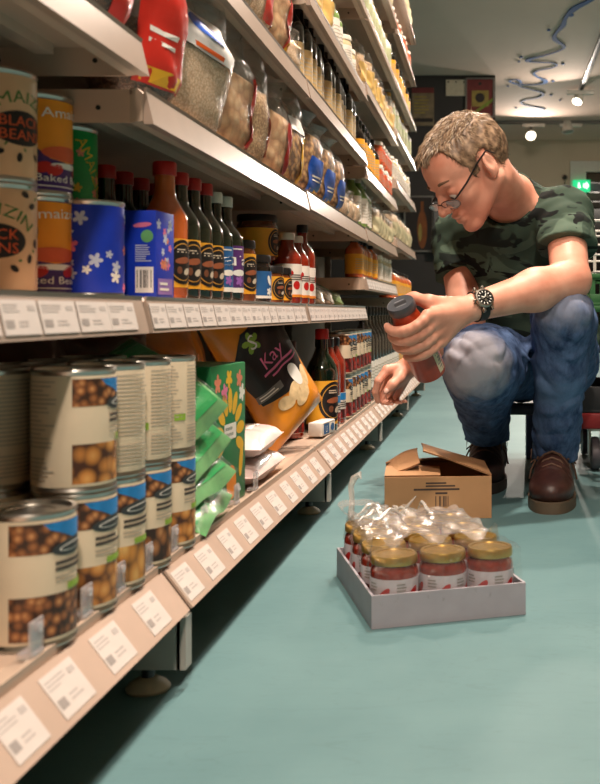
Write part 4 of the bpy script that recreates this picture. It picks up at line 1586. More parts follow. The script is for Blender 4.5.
# narrow label strip on the right of the bottle
p.rect(-0.020, 0.012, -0.003, 0.090, mlab)
p.up().lines(-0.018, 0.020, -0.005, 0.084, 9, m_ink)
p.build('paper_label', bot)

# ---- low stool he sits on
st = empty('step_stool', (0, 0, 0), 0, 'low dark navy stool under the crouching person', 'stool')
m_navy = mat('stool_navy', (22, 28, 46), 0.45, var=0.1)
b = MB()
b.rbox(-0.03, 0.215, 2.50, 2.97, 0.172, 0.198, 0.008)
b.build('seat', m_navy, st)
for x, y in ((0.0, 2.53), (0.18, 2.53), (0.125, 2.94), (0.187, 2.90)):
    b = MB()
    b.rbox(x - 0.026, x + 0.026, y - 0.022, y + 0.022, 0.0, 0.173, 0.005)
    b.build('leg', mat('stool_blue', (26, 40, 74), 0.45, var=0.1), st)

# ================================================================== GOODS
PROTO = {}
def put(key, builder, loc, rz=0.0, label='', cat='', group=None, name=None, tilt=(0, 0)):
    """first use builds the thing, later uses copy it with its parts and sub-parts"""
    if key not in PROTO:
        o = builder()
        PROTO[key] = o
    else:
        o = copy_tree(PROTO[key])
    o.location = loc
    o.rotation_euler = (tilt[0], tilt[1], rz)
    tag(o, label, cat, group)
    return o

m_tin = mat('tin', (186, 182, 174), 0.28, metal=1.0, var=0.06)
m_cream = mat('can_cream', (224, 206, 178), 0.42, var=0.03)
m_sky = mat('print_blue', (36, 128, 196), 0.4, var=0.2, scale=60)
m_navyp = mat('print_slate', (52, 56, 58), 0.4, var=0.2)
m_smalltext = mat('small_print', (180, 170, 152), 0.6)
m_darktext = mat('dark_text', (70, 64, 58), 0.6)
m_limep = mat('print_lime', (140, 176, 60), 0.5)
m_white = mat('print_white', (238, 234, 226), 0.45, var=0.02)
m_black = mat('print_black', (26, 22, 22), 0.45)
m_brownphoto = cells('photo_brown_beans', [(216, 156, 98), (156, 96, 54), (62, 36, 22)], 120)
m_chickphoto = cells('photo_chickpeas', [(236, 176, 100), (204, 134, 62), (70, 34, 14)], 62)
m_butterphoto = cells('photo_butter_beans', [(238, 190, 110), (206, 140, 60), (60, 36, 18)], 55, (1, 1, 0.6))
m_nutphoto = cells('photo_nuts', [(206, 150, 96), (150, 96, 52), (50, 28, 16)], 85, (1, 1, 0.7))

def tin_parts(r, h, sleeve, n=32):
    o = empty('food_can', (0, 0, 0))
    b = MB()
    b.lathe([(0.0, 0.002), (r - 0.004, 0.002), (r - 0.003, 0.0), (r, 0.0), (r + 0.0008, 0.002), (r, 0.004), (r - 0.0008, 0.006), (r - 0.0008, h - 0.006), (r, h - 0.004),
             (r + 0.0008, h - 0.002), (r, h), (r - 0.003, h), (r - 0.004, h - 0.004), (r * 0.82, h - 0.004), (r * 0.80, h - 0.0032), (r * 0.55, h - 0.0032), (r * 0.53, h - 0.004), (0.0, h - 0.004)], n)
    b.build('tin_body', m_tin, o)
    b = MB()
    b.lathe([(r - 0.0002, 0.006), (r, 0.007), (r, h - 0.007), (r - 0.0002, h - 0.006)], n, cap=False)
    s = b.build('paper_label', sleeve, o)
    return o, s

def photo_can(photo, r=0.039, h=0.118, seed=1):
    o, s = tin_parts(r, h, m_cream)
    p = Print(cyl_map(r))
    w = r * R(62)
    rn = random.Random(seed)
    p.rect(-w, h * 0.70, w, h - 0.009, m_brownphoto)
    p.rect(-w, 0.009, w, h * 0.395, photo)
    p.up().poly([(-w * 0.35, h - 0.0095), (w, h - 0.0095), (w, h * 0.80), (w * 0.45, h * 0.775), (w * 0.1, h * 0.83), (-w * 0.2, h * 0.87)], m_sky)
    p.up().ell(w * 0.45, h * 0.725, w * 0.62, h * 0.062, m_navyp, 0.06)
    p.up().ell(w * 0.45, h * 0.725, w * 0.46, h * 0.030, m_white, 0.06).up().ell(w * 0.45, h * 0.725, w * 0.42, h * 0.022, m_navyp, 0.06)
    p.lines(-w * 0.1, h * 0.55, w * 0.9, h * 0.64, 2, m_darktext, rn, 0.6)
    p.lines(-w * 0.1, h * 0.47, w * 0.8, h * 0.53, 2, m_smalltext, rn, 0.4)
    p.rect(w * 0.2, h * 0.405, w, h * 0.455, m_limep)
    # back panels of small print, barcode, leaf mark
    for a0, a1 in ((78, 128), (136, 186), (194, 282)):
        p.lines(r * R(a0), h * 0.36, r * R(a1), h * 0.92, 16, m_smalltext, rn, 0.35)
        p.lines(r * R(a0), h * 0.10, r * R(a1), h * 0.30, 6, m_smalltext, rn, 0.35)
    p.bars(r * R(120), h * 0.12, r * R(146), h * 0.28, m_darktext)
    p.rect(r * R(168), h * 0.34, r * R(190), h * 0.41, m_limep)
    p.build('label_print', s)
    return o

# ---- stacked cans on the bottom shelf
LOW = [(0.891, m_brownphoto, -28, 'brown beans'), (0.988, m_chickphoto, -34, 'chickpeas'), (1.069, m_butterphoto, -38, 'butter beans'), (1.156, m_nutphoto, -30, 'pale beans'), (1.251, m_chickphoto, -26, 'golden chickpeas')]
gcan = 'stacked bean cans on the bottom shelf'
for i, (y, ph, rz, what) in enumerate(LOW):
    put(('can', ph.name), lambda ph=ph, i=i: photo_can(ph, seed=i), (-0.412, y, BASE_Z + 0.0005), R(rz),
        ['cream can picturing brown beans, nearest on the bottom shelf, its lid uncovered',
         'can picturing chickpeas under the cream can with the potato-like photo',
         'lower can picturing butter beans, third in the front row of bottom cans',
         'lower can picturing pale beans, fourth in the front row of bottom cans',
         'lower can picturing golden chickpeas, last before the green packets'][i], 'can', gcan)
UP = [(0.986, -8, m_chickphoto), (1.069, 96, m_butterphoto), (1.156, 120, m_nutphoto), (1.251, 140, m_chickphoto)]
for i, (y, rz, ph) in enumerate(UP):
    put(('can', ph.name), None, (-0.412, y, BASE_Z + 0.119), R(rz),
        ['upper can turned to show text on the left and golden chickpeas on the right', 'upper can showing only small print and a barcode, beside the chickpea can',
         'upper can showing small print, third in the upper front row', 'upper can showing small print, last before the green box'][i], 'can', gcan)
for i, y in enumerate((0.990, 1.075, 1.160, 1.25)):
    for lv in (0, 1):
        put(('can', m_butterphoto.name), None, (-0.499, y, BASE_Z + 0.0005 + lv * 0.1185), R(100 + 17 * i + 9 * lv),
            '%s can of the back row of bottom cans, %s from the camera' % (('lower', 'upper')[lv], ORD[i]), 'can', gcan)
# brown pouches lying behind the cans
def pillow(w, h, t, m, print_fn=None, n=14, name='pouch', crimp=0.012, seed=0):
    """stand-up pillow pouch: width along y, height z, thickness x; front = +x"""
    rn = random.Random(seed)
    ph = [rn.uniform(0, 6.28) for _ in range(8)]
    o = empty(name, (0, 0, 0))
    def surf(u, v, side):
        e = (1 - abs(2 * u - 1) ** 2.6)
        g = min(1.0, v / 0.10) ** 0.6 * min(1.0, (1 - v) / 0.30) ** 0.8
        tt = t / 2 * max(0.0, e) ** 0.62 * g + 0.0006
        tt += 0.0035 * math.sin(u * 9 + ph[0] + v * 5) * math.sin(v * 11 + ph[1]) * e * g
        tt += 0.0022 * math.sin(u * 21 + ph[2] - v * 13) * math.sin(v * 17 + ph[3]) * e * g
        ww = w * (0.97 + 0.03 * math.cos(v * 9 + ph[4])) * (1 - 0.05 * (1 - abs(2 * v - 1)))
        return Vector((side * tt + 0.006 * math.sin(v * 3 + ph[5]), (u - 0.5) * ww, v * h))
    b = MB()
    b.grid(lambda u, v: surf(u, v, 1), n, n)
    b.grid(lambda u, v: surf(1 - u, v, -1), n, n)
    body = b.build('pouch_body', m, o)
    b = MB()
    b.grid(lambda u, v: surf(u, 0.94 + 0.058 * v, 1) + Vector((0.0008 + 0.0007 * math.sin(v * 20), 0, 0)), n, 8)
    b.build('sealed_edge', m, body)
    if print_fn:
        p = Print(lambda s, q, hh: surf(min(1, max(0, s / w + 0.5)), min(1, max(0, q / h)), 1) + Vector((hh * 2 + 0.0005, 0, 0)), step=0.008)
        print_fn(p)
        p.build('pouch_print', body)
    return o
m_brownfoil = mat('pouch_brown', (96, 44, 22), 0.3, var=0.3, scale=25, coat=0.5)
m_orangefoil = mat('pouch_orange', (226, 142, 34), 0.32, var=0.12, scale=18, coat=0.4)
m_rustfoil = mat('pouch_rust', (190, 104, 30), 0.3, var=0.25, scale=25, coat=0.5)
for i, (x, y, rz, z) in enumerate(((-0.60, 1.10, 10, 0), (-0.59, 1.26, -14, 0), (-0.61, 1.42, 8, 0), (-0.54, 1.44, -20, 0.0))):
    put('brown_pouch', lambda: pillow(0.17, 0.27, 0.07, m_brownfoil, name='snack_pouch', seed=3), (x, y, BASE_Z + z), R(rz),
        'dark brown foil pouch standing behind the cans, %s from the camera' % ORD[i], 'pouch', 'brown pouches behind the cans', tilt=(0, R(-4)))

# ---- green packets and green box
m_greenbag = mat('packet_green', (24, 158, 82), 0.25, var=0.12, coat=0.5)
m_mint = mat('packet_mint', (104, 168, 108), 0.3, var=0.2, scale=40, coat=0.5)
m_greenbox = mat('box_green', (20, 118, 66), 0.45, var=0.08)
m_yellow = mat('print_yellow', (232, 180, 44), 0.5, var=0.08)
m_salmon = mat('print_salmon', (226, 134, 104), 0.5, var=0.08)
m_pinkp = mat('print_pink', (226, 120, 160), 0.5)
def flat_packet():
    o = empty('salad_packet', (0, 0, 0))
    w, d, t = 0.15, 0.17, 0.04
    def surf(u, v, s_):
        e = max(0, 1 - abs(2 * u - 1) ** 3) * max(0, 1 - abs(2 * v - 1) ** 3)
        z = t / 2 * e ** 0.6 * (1 if s_ > 0 else 0.8) + 0.002 * math.sin(u * 17 + v * 9) * e + 0.003 * math.sin(v * 21) * e
        return Vector(((0.5 - v) * d * 1.0, (u - 0.5) * w, s_ * z + t * 0.4 + 0.010 * (1 - e) * math.sin(u * 6 + v * 4)))
    b = MB()
    b.grid(lambda u, v: surf(u, v, 1), 14, 14)
    b.grid(lambda u, v: surf(1 - u, v, -1), 14, 14)
    body = b.build('packet_body', m_mint, o)
    p = Print(lambda s, q, h: surf(min(1, max(0, 0.5 + s / w)), min(1, max(0, 0.5 - q / d)), 1) + Vector((0, 0, h * 2 + 0.0006)), step=0.008)
    p.rect(-0.070, -0.080, 0.070, 0.070, m_greenbag).up().rect(-0.070, -0.080, 0.070, -0.066, m_mint).rect(-0.072, -0.066, -0.060, 0.07, m_mint)
    p.up().ell(0.0, 0.01, 0.022, 0.012, m_yellow).ell(0.02, -0.03, 0.02, 0.014, m_black).ell(-0.025, -0.035, 0.012, 0.010, m_black)
    p.rect(-0.045, 0.03, 0.045, 0.038, m_white).ell(-0.02, -0.055, 0.016, 0.006, m_yellow, 0.2)
    p.build('packet_print', body)
    b = MB()
    b.grid(lambda u, v: surf(u, v, 1) * 1.03 + Vector((0, 0, 0.003 + 0.003 * math.sin(u * 31) * math.sin(v * 27))), 16, 16)
    b.build('clear_film', film('wrap_film', (230, 240, 232), 0.03, 0.25), body)
    return o
for i, (x, y, z, tx, ty, rz) in enumerate(((-0.460, 1.372, 0.020, 12, 14, 4), (-0.466, 1.376, 0.062, 22, 24, -6), (-0.472, 1.378, 0.106, 34, 30, 3),
                                             (-0.480, 1.374, 0.154, 50, 34, -4))):
    put('salad_packet', flat_packet, (x, y, BASE_Z + z), R(rz), 'green and mint plastic packet, %s from the bottom of the leaning pile' % ORD[i], 'packet', 'green packets beside the cans', tilt=(R(tx), R(ty)))

def green_box():
    o = empty('food_box', (0, 0, 0))
    b = MB()
    w, d, h = 0.155, 0.085, 0.212
    b.rbox(-d / 2, d / 2, -w / 2, w / 2, 0, h, 0.0015)
    body = b.build('carton', m_greenbox, o)
    p = Print(face_map((d / 2, 0, 0), (0, 1, 0), (0, 0, 1), (1, 0, 0)), step=0.05)
    for x, z, c_, rt in ((-0.05, 0.185, m_salmon, 0.3), (0.0, 0.190, m_yellow, 0.9), (0.048, 0.187, m_salmon, 0.1), (-0.02, 0.17, m_pinkp, 0.5), (0.06, 0.165, m_white, 0)):
        p.flower(x, z, 0.015, c_, 5, rt)
    for i in range(9):
        a = R(-20 + 220 * i / 8)
        p.ell(0.005 + 0.048 * math.cos(a), 0.105 + 0.052 * math.sin(a), 0.019, 0.0095, m_yellow, a)
    p.up().rect(-0.022, 0.098, 0.032, 0.122, m_white)
    p.text('FOOD', 0.005, 0.104, 0.011, m_greenbox, 0.04) if False else p.lines(-0.018, 0.101, 0.028, 0.119, 2, m_greenbox, None, 0.5)
    p.ell(-0.045, 0.05, 0.010, 0.028, m_yellow, 0.3).ell(0.055, 0.06, 0.009, 0.026, m_yellow, -0.2).ell(0.01, 0.032, 0.022, 0.026, mat('print_orange', (232, 138, 40), 0.5))
    p.build('front_print', body)
    p = Print(face_map((0, -w / 2, 0), (1, 0, 0), (0, 0, 1), (0, -1, 0)), step=0.05)
    p.flower(0.015, 0.18, 0.012, m_salmon).flower(-0.015, 0.16, 0.010, m_white).lines(-0.03, 0.05, 0.03, 0.13, 8, m_mint)
    p.build('side_print', body)
    return o
put('green_box', green_box, (-0.44, 1.515, BASE_Z + 0.001), R(-4), 'tall green carton with a ring of yellow petals standing behind green packets', 'box')

# ---- orange pouch with black panel, rust pouch behind, pink and white packs
def orange_print(p):
    p.poly([(-0.085, 0.105), (-0.02, 0.095), (0.07, 0.10), (0.088, 0.16), (0.092, 0.235), (0.04, 0.262), (-0.05, 0.255), (-0.09, 0.21), (-0.094, 0.15)], m_black)
    p.up()
    p.text('Kay', 0.0, 0.165, 0.030, m_pinkp, 0.072, 0.08)
    p.rect(-0.05, 0.152, 0.06, 0.157, m_pinkp).rect(-0.03, 0.142, 0.07, 0.146, m_pinkp)
    p.flower(-0.035, 0.228, 0.024, m_limep, 5, 0.4, 0.35).up().text('S', -0.034, 0.213, 0.032, m_white)
    p.rect(-0.09, 0.112, -0.02, 0.128, mat('print_grey', (120, 116, 112), 0.5)).up().lines(-0.085, 0.114, -0.025, 0.126, 2, m_white)
    for x, z, a in ((0.0, 0.088, 0.5), (0.032, 0.080, 1.2), (-0.035, 0.080, -0.3), (0.055, 0.095, 0.9), (0.012, 0.066, 0.2)):
        p.ell(x, z, 0.024, 0.014, mat('print_cracker', (214, 186, 140), 0.6, var=0.2, scale=80), a)
    p.up().ell(0.03, 0.112, 0.016, 0.026, m_white, 0.1)
put('orange_pouch', lambda: pillow(0.205, 0.36, 0.075, m_orangefoil, orange_print, 18, 'snack_pouch', seed=8), (-0.412, 2.105, BASE_Z + 0.050), R(-30),
    'large orange pouch with a black panel leaning out of the bottom shelf', 'pouch', tilt=(R(31), R(-8)))
put('rust_pouch', lambda: pillow(0.2, 0.30, 0.07, m_rustfoil, None, 14, 'snack_pouch', seed=4), (-0.515, 1.64, BASE_Z), R(-20), 'rust orange foil pouch behind the green carton', 'pouch', 'rust pouches', tilt=(R(6), R(-5)))
put('rust_pouch', None, (-0.545, 1.84, BASE_Z), R(6), 'rust orange foil pouch behind the large orange pouch', 'pouch', 'rust pouches', tilt=(R(-5), R(-5)))
m_pinkpack = mat('pack_pink', (226, 196, 190), 0.4, var=0.12, scale=30, coat=0.3)
def soft_pack():
    o = empty('soft_pack', (0, 0, 0))
    def surf(u, v, s_):
        e = max(0, 1 - abs(2 * u - 1) ** 3) * max(0, 1 - abs(2 * v - 1) ** 4)
        return Vector(((0.5 - v) * 0.11, (u - 0.5) * 0.25, 0.022 + s_ * 0.022 * e ** 0.55 + 0.0015 * math.sin(u * 25) * e))
    b = MB()
    b.grid(lambda u, v: surf(u, v, 1), 14, 10)
    b.grid(lambda u, v: surf(1 - u, v, -1), 14, 10)
    body = b.build('pack_body', m_pinkpack, o)
    p = Print(lambda s, q, h: surf(min(1, max(0, 0.5 + s / 0.25)), min(1, max(0, 0.5 - q / 0.11)), 1) + Vector((0, 0, h * 2 + 0.0005)))
    p.rect(-0.03, -0.05, 0.07, 0.02, m_white).up().rect(0.04, -0.045, 0.068, -0.02, mat('print_brown', (120, 72, 52), 0.6)).lines(-0.02, -0.03, 0.03, 0.01, 4, m_salmon)
    p.build('pack_print', body)
    return o
for i, (y, z, rz) in enumerate(((1.74, 0.0, 0), (1.745, 0.045, 3))):
    put('soft_pack', soft_pack, (-0.437, y, BASE_Z + 0.001 + z), R(rz), '%s of the two pink and white packs below the orange pouch' % ('lower', 'upper')[i], 'pack', 'pink and white packs')

# ---- bottles
m_greenglass = mat('glass_green', (14, 26, 14), 0.12, var=0.2, coat=1.0)
m_darkglass = mat('glass_dark', (16, 12, 12), 0.12, var=0.2, coat=1.0)
m_orangeglass = mat('glass_orange', (196, 92, 34), 0.15, var=0.15, coat=1.0)
m_redglass = mat('glass_tomato', (130, 38, 20), 0.2, var=0.25, scale=40, coat=0.8)
m_redcap = mat('cap_red', (186, 32, 28), 0.35)
m_whitecap = mat('cap_white', (226, 216, 202), 0.45)
m_blackcap = mat('cap_black', (28, 26, 26), 0.35)
m_goldcap = mat('cap_gold', (206, 170, 92), 0.28, metal=0.85)
m_ylabel = mat('label_yellow', (238, 168, 42), 0.5, var=0.06)
m_plabel = mat('label_purple', (86, 42, 110), 0.5)
m_blabel = mat('label_blue', (36, 92, 150), 0.5)
m_wlabel = mat('label_white', (232, 224, 214), 0.5)
def roundel(p, cy, r, dark=m_black):
    p.up().ell(0, cy, r, r * 1.15, dark, 0, 24)
    p.up().ell(0, cy, r * 0.84, r * 0.97, mat('roundel_ring', (206, 150, 60), 0.5), 0, 24).up().ell(0, cy, r * 0.79, r * 0.92, dark, 0, 24)
    p.up().ell(0, cy + r * 0.08, r * 0.52, r * 0.17, mat('print_rust', (150, 84, 54), 0.5), 0.1).ell(r * 0.28, cy - r * 0.48, r * 0.26, r * 0.17, mat('print_garlic', (206, 190, 168), 0.5), 0.4).ell(-r * 0.25, cy - r * 0.42, r * 0.16, r * 0.2, mat('print_herb', (110, 66, 44), 0.5))
    p.lines(-r * 0.4, cy + r * 0.45, r * 0.4, cy + r * 0.7, 2, mat('print_garlic'))
def bottle(r, h, glass, capm, lab, lab0=0.10, lab1=0.48, design='round', cap_r=None, neck=0.42, word=None):
    o = empty('bottle', (0, 0, 0))
    cr = cap_r or r * 0.44
    nr = cr * 0.86
    ch = h * 0.10
    b = MB()
    zs = h * (1 - neck)
    b.lathe([(0.0, 0.003), (r * 0.7, 0.0), (r * 0.94, 0.002), (r, 0.007), (r, zs - 0.004), (r * 0.95, zs + h * 0.03), (r * 0.75, zs + h * 0.09), (nr * 1.15, zs + h * 0.16), (nr, zs + h * 0.22), (nr, h - ch), (0.0, h - ch)], 28)
    b.build('glass_body', glass, o)
    b = MB()
    b.lathe([(cr * 0.97, h - ch), (cr, h - ch + 0.001), (cr, h - 0.002), (cr * 0.9, h), (0.0, h)], 20)
    b.build('cap', capm, o)
    z0, z1 = h * lab0, h * lab1
    b = MB()
    b.lathe([(r + 0.0001, z0), (r + 0.0003, z0), (r + 0.0003, z1), (r + 0.0001, z1)], 32, cap=False)
    lb = b.build('paper_label', lab, o)
    p = Print(cyl_map(r + 0.0003))
    cy = (z0 + z1) / 2
    hh = (z1 - z0)
    if design == 'round':
        roundel(p, cy + hh * 0.02, min(hh * 0.40, r * 1.1))
    elif design == 'script':
        p.up().text(word or 'Ta', 0, cy + hh * 0.08, hh * 0.22, m_white, r * 1.5, 0.05)
        p.ell(0, cy - hh * 0.08, r * 0.5, hh * 0.07, m_white).rect(-r * 1.4, z0, r * 1.4, z0 + hh * 0.10, m_white).flower(0, cy - hh * 0.25, hh * 0.12, mat('print_violet', (150, 96, 176), 0.5))
        p.lines(-r * 0.6, z1 - hh * 0.10, r * 0.6, z1 - hh * 0.04, 1, m_white)
    elif design == 'tomato':
        for x, z, q in ((-0.4, 0.72, 0.2), (0.3, 0.62, 0.26), (-0.1, 0.36, 0.3), (0.55, 0.3, 0.2)):
            p.ell(x * r * 1.6, z0 + z * hh, q * r, q * r, m_redcap)
        p.up().lines(-r * 0.8, cy, r * 0.6, cy + hh * 0.2, 3, m_darktext)
        p.rect(-r * 1.6, z0, r * 1.6, z0 + hh * 0.08, mat('print_orange', (232, 138, 40), 0.5))
    elif design == 'photo':
        p.up().rect(-r * 1.3, z0 + hh * 0.72, r * 1.3, z1 - 0.001, m_sky).rect(-r * 1.3, z0 + 0.001, r * 1.3, z0 + hh * 0.36, m_redphoto)
        p.lines(-r * 0.9, z0 + hh * 0.42, r * 0.9, z0 + hh * 0.66, 3, m_darktext)
    elif design == 'plain':
        p.up().lines(-r * 0.8, z0 + hh * 0.2, r * 0.8, z1 - hh * 0.2, 5, m_smalltext, None, 0.3)
    p.build('label_print', lb)
    return o
m_redphoto = cells('photo_tomato', [(206, 60, 40), (160, 30, 24), (70, 20, 14)], 70)
def red_capped():
    return bottle(0.029, 0.178, m_greenglass, m_redcap, m_ylabel, 0.09, 0.47, 'round', 0.0135)
gb = 'sauce bottles on the middle shelf'
XB = -0.437
put('orange_bottle', lambda: bottle(0.030, 0.184, m_orangeglass, m_redcap, m_ylabel, 0.09, 0.44, 'round', 0.0155), (XB, 1.335, MID_Z + 0.001), R(-22), 'clear bottle of orange sauce with a red cap beside the blue carton', 'bottle', gb)
put('red_capped', red_capped, (XB, 1.396, MID_Z + 0.001), R(-30), 'dark bottle with red cap, first after the orange sauce bottle', 'bottle', gb)
put('red_capped', None, (XB, 1.456, MID_Z + 0.001), R(-18), 'dark bottle with red cap, second after the orange sauce bottle', 'bottle', gb)
put('red_capped', None, (XB, 1.516, MID_Z + 0.001), R(-26), 'dark bottle with red cap, last before the white capped bottles', 'bottle', gb)
put('blue_bottle', lambda: bottle(0.0285, 0.172, m_greenglass, m_whitecap, m_blabel, 0.09, 0.50, 'script', 0.0125, word='S'), (XB, 1.574, MID_Z + 0.001), R(-24), 'dark bottle with a white cap and blue label', 'bottle', gb)
put('purple_bottle', lambda: bottle(0.030, 0.172, m_greenglass, m_whitecap, m_plabel, 0.09, 0.53, 'script', 0.013, word='Ta'), (XB, 1.634, MID_Z + 0.001), R(-24), 'dark bottle with a white cap and purple label', 'bottle', gb)
for i, (x, y) in enumerate(((-0.512, 1.325), (-0.512, 1.39), (-0.512, 1.455), (-0.512, 1.52), (-0.585, 1.33), (-0.585, 1.40))):
    put('red_capped', None, (x, y, MID_Z + 0.001), R(-20 + 7 * i), 'dark red capped bottle in the back rows behind the blue carton, %s of six' % ORD[i], 'bottle', gb)

# ---- jars
def jar(r, h, content, lidm, lab, lab0=0.12, lab1=0.68, design='round', lid_h=0.014):
    o = empty('jar', (0, 0, 0))
    b = MB()
    b.lathe([(0.0, 0.002), (r * 0.8, 0.0), (r * 0.96, 0.002), (r, 0.007), (r, h - lid_h - 0.012), (r * 0.96, h - lid_h - 0.006), (r * 0.88, h - lid_h - 0.001), (r * 0.88, h - lid_h + 0.002), (0.0, h - lid_h + 0.002)], 28)
    b.build('glass_body', content, o)
    b = MB()
    b.lathe([(r * 0.92, h - lid_h), (r * 0.97, h - lid_h + 0.001), (r * 0.97, h - 0.003), (r * 0.93, h), (r * 0.8, h), (r * 0.78, h - 0.0015), (0.0, h - 0.0015)], 28)
    b.build('lid', lidm, o)
    z0, z1 = h * lab0, h * lab1
    b = MB()
    b.lathe([(r + 0.0001, z0), (r + 0.0003, z0), (r + 0.0003, z1), (r + 0.0001, z1)], 32, cap=False)
    lb = b.build('paper_label', lab, o)
    p = Print(cyl_map(r + 0.0003))
    hh = z1 - z0
    if design == 'round':
        roundel(p, (z0 + z1) / 2, min(hh * 0.42, r))
    elif design == 'photo':
        p.up().rect(-r * 1.3, z0 + hh * 0.72, r * 1.3, z1 - 0.001, m_sky).rect(-r * 1.3, z0 + 0.001, r * 1.3, z0 + hh * 0.36, m_redphoto)
        p.lines(-r * 0.9, z0 + hh * 0.42, r * 0.9, z0 + hh * 0.66, 3, m_darktext)
    elif design == 'pepper':
        for a in (-2.6, -1.2, 0.2, 1.6, 3.0):
            p.up().ell(a * r * 0.9 + r * 0.35, z0 + hh * 0.42, hh * 0.42, hh * 0.13, m_redcap, 0.9)
            p.ell(a * r * 0.9 - r * 0.15, z0 + hh * 0.30, hh * 0.22, hh * 0.18, m_redphoto, 0.2)
            p.lines(a * r * 0.9 - r * 0.25, z0 + hh * 0.62, a * r * 0.9 + r * 0.25, z0 + hh * 0.9, 3, m_ink)
    elif design == 'script':
        p.up().ell(0.2 * r, z0 + hh * 0.66, r * 0.14, hh * 0.2, m_white, 0.4).flower(r * 0.2, z0 + hh * 0.25, hh * 0.16, m_white).rect(-r * 1.4, z0, r * 1.4, z0 + hh * 0.1, m_white)
    elif design == 'plain':
        p.up().lines(-r * 0.8, z0 + hh * 0.2, r * 0.8, z1 - hh * 0.2, 5, m_smalltext, None, 0.3)
    p.build('label_print', lb)
    return o
gj = 'jars on the middle shelf'
m_brownjar = mat('jar_brown', (110, 56, 24), 0.2, var=0.3, scale=40, coat=1.0)
m_blackjar = mat('jar_black', (24, 18, 16), 0.2, coat=1.0)
put('tall_yellow_jar', lambda: jar(0.026, 0.108, m_brownjar, m_blackcap, m_ylabel, 0.14, 0.78), (-0.437, 1.738, MID_Z + 0.001), R(-30), 'narrow jar with a yellow label right after the purple labelled bottle', 'jar', gj)
put('blue_jar', lambda: jar(0.032, 0.088, m_blackjar, m_blackcap, m_blabel, 0.10, 0.66, 'script'), (-0.437, 1.832, MID_Z + 0.001), R(-28), 'squat dark jar with a blue label on the middle shelf', 'jar', gj)
put('blue_jar', None, (-0.500, 2.06, MID_Z + 0.001), R(-10), 'squat dark jar in the back row carrying the large yellow labelled jar', 'jar', gj)
put('big_jar', lambda: jar(0.042, 0.094, m_brownjar, m_blackcap, m_ylabel, 0.10, 0.70), (-0.484, 2.06, MID_Z + 0.090), R(-14), 'large dark jar with a wide yellow label stacked on top of another jar', 'jar', gj)
put('small_yellow_jar', lambda: jar(0.024, 0.072, m_brownjar, m_blackcap, m_ylabel, 0.10, 0.72), (-0.425, 1.925, MID_Z + 0.001), R(-30), 'small amber jar with yellow label, nearer of the two before the tomato bottles', 'jar', gj)
put('small_yellow_jar', None, (-0.425, 2.000, MID_Z + 0.001), R(-16), 'small amber jar with yellow label, farther of the two before the tomato bottles', 'jar', gj)
def tomato_bottle():
    return bottle(0.030, 0.150, m_redglass, m_whitecap, m_wlabel, 0.10, 0.56, 'tomato', 0.016, 0.36)
gt = 'tomato sauce bottles on the middle shelf'
put('tomato_bottle', tomato_bottle, (-0.430, 2.100, MID_Z + 0.001), R(-28), 'nearer white capped tomato sauce bottle with a pale label', 'bottle', gt)
put('tomato_bottle', None, (-0.430, 2.190, MID_Z + 0.001), R(-18), 'farther white capped tomato sauce bottle with a pale label', 'bottle', gt)
put('tall_tomato', lambda: bottle(0.030, 0.182, m_redglass, m_blackcap, m_wlabel, 0.08, 0.46, 'tomato', 0.013, 0.4), (-0.432, 2.275, MID_Z + 0.001), R(-24), 'tall dark red sauce bottle right before the silver foil packs', 'bottle', gt)
put('tall_tomato', None, (-0.500, 2.22, MID_Z + 0.001), R(4), 'tall dark red sauce bottle in the back row behind the tomato bottles', 'bottle', gt)

# ---- tins at the near end of the middle shelf
m_tan = mat('can_tan', (216, 178, 140), 0.42, var=0.04)
m_leaf = mat('print_leaf', (74, 122, 62), 0.5)
m_orangered = mat('print_orangered', (214, 92, 50), 0.5)
def black_bean_can():
    r, h = 0.039, 0.112
    o, s = tin_parts(r, h, m_tan)
    p = Print(cyl_map(r), step=0.004)
    p.text('AMAIZIN', 0, h * 0.71, h * 0.11, m_leaf, r * 2.0, 0, 0.045)
    p.ell(0, h * 0.48, r * 0.82, h * 0.155, m_black, 0, 28)
    p.up().up().text('BLACK', 0, h * 0.495, h * 0.095, m_orangered, r * 1.2).text('BEANS', 0, h * 0.375, h * 0.095, m_orangered, r * 1.2)
    rn = random.Random(2)
    for x, z, a in ((-1.15, 0.52, 0.4), (-1.0, 0.36, 1.1), (-0.6, 0.26, 0.2), (-0.1, 0.22, 1.4), (0.5, 0.24, -0.6), (0.95, 0.33, 1.2), (1.2, 0.47, 1.5), (1.05, 0.80, 0.3), (-1.15, 0.82, 0.9), (-0.8, 0.88, 0.1), (0.8, 0.90, -0.4), (1.5, 0.3, 0.3), (-1.6, 0.3, 0.8), (1.7, 0.6, 1.0)):
        p.ell(x * r, z * h, 0.0048, 0.0030, m_black, a, 12)
        p.ell(x * r + 0.006, z * h + 0.008, 0.0022, 0.0012, m_leaf, a + 0.7, 8)
    p.lines(r * R(110), h * 0.2, r * R(250), h * 0.85, 14, m_smalltext)
    p.build('label_print', s)
    return o
m_purple = mat('can_purple', (62, 26, 104), 0.42, var=0.08)
m_orangecan = mat('can_orange', (240, 150, 34), 0.42, var=0.06)
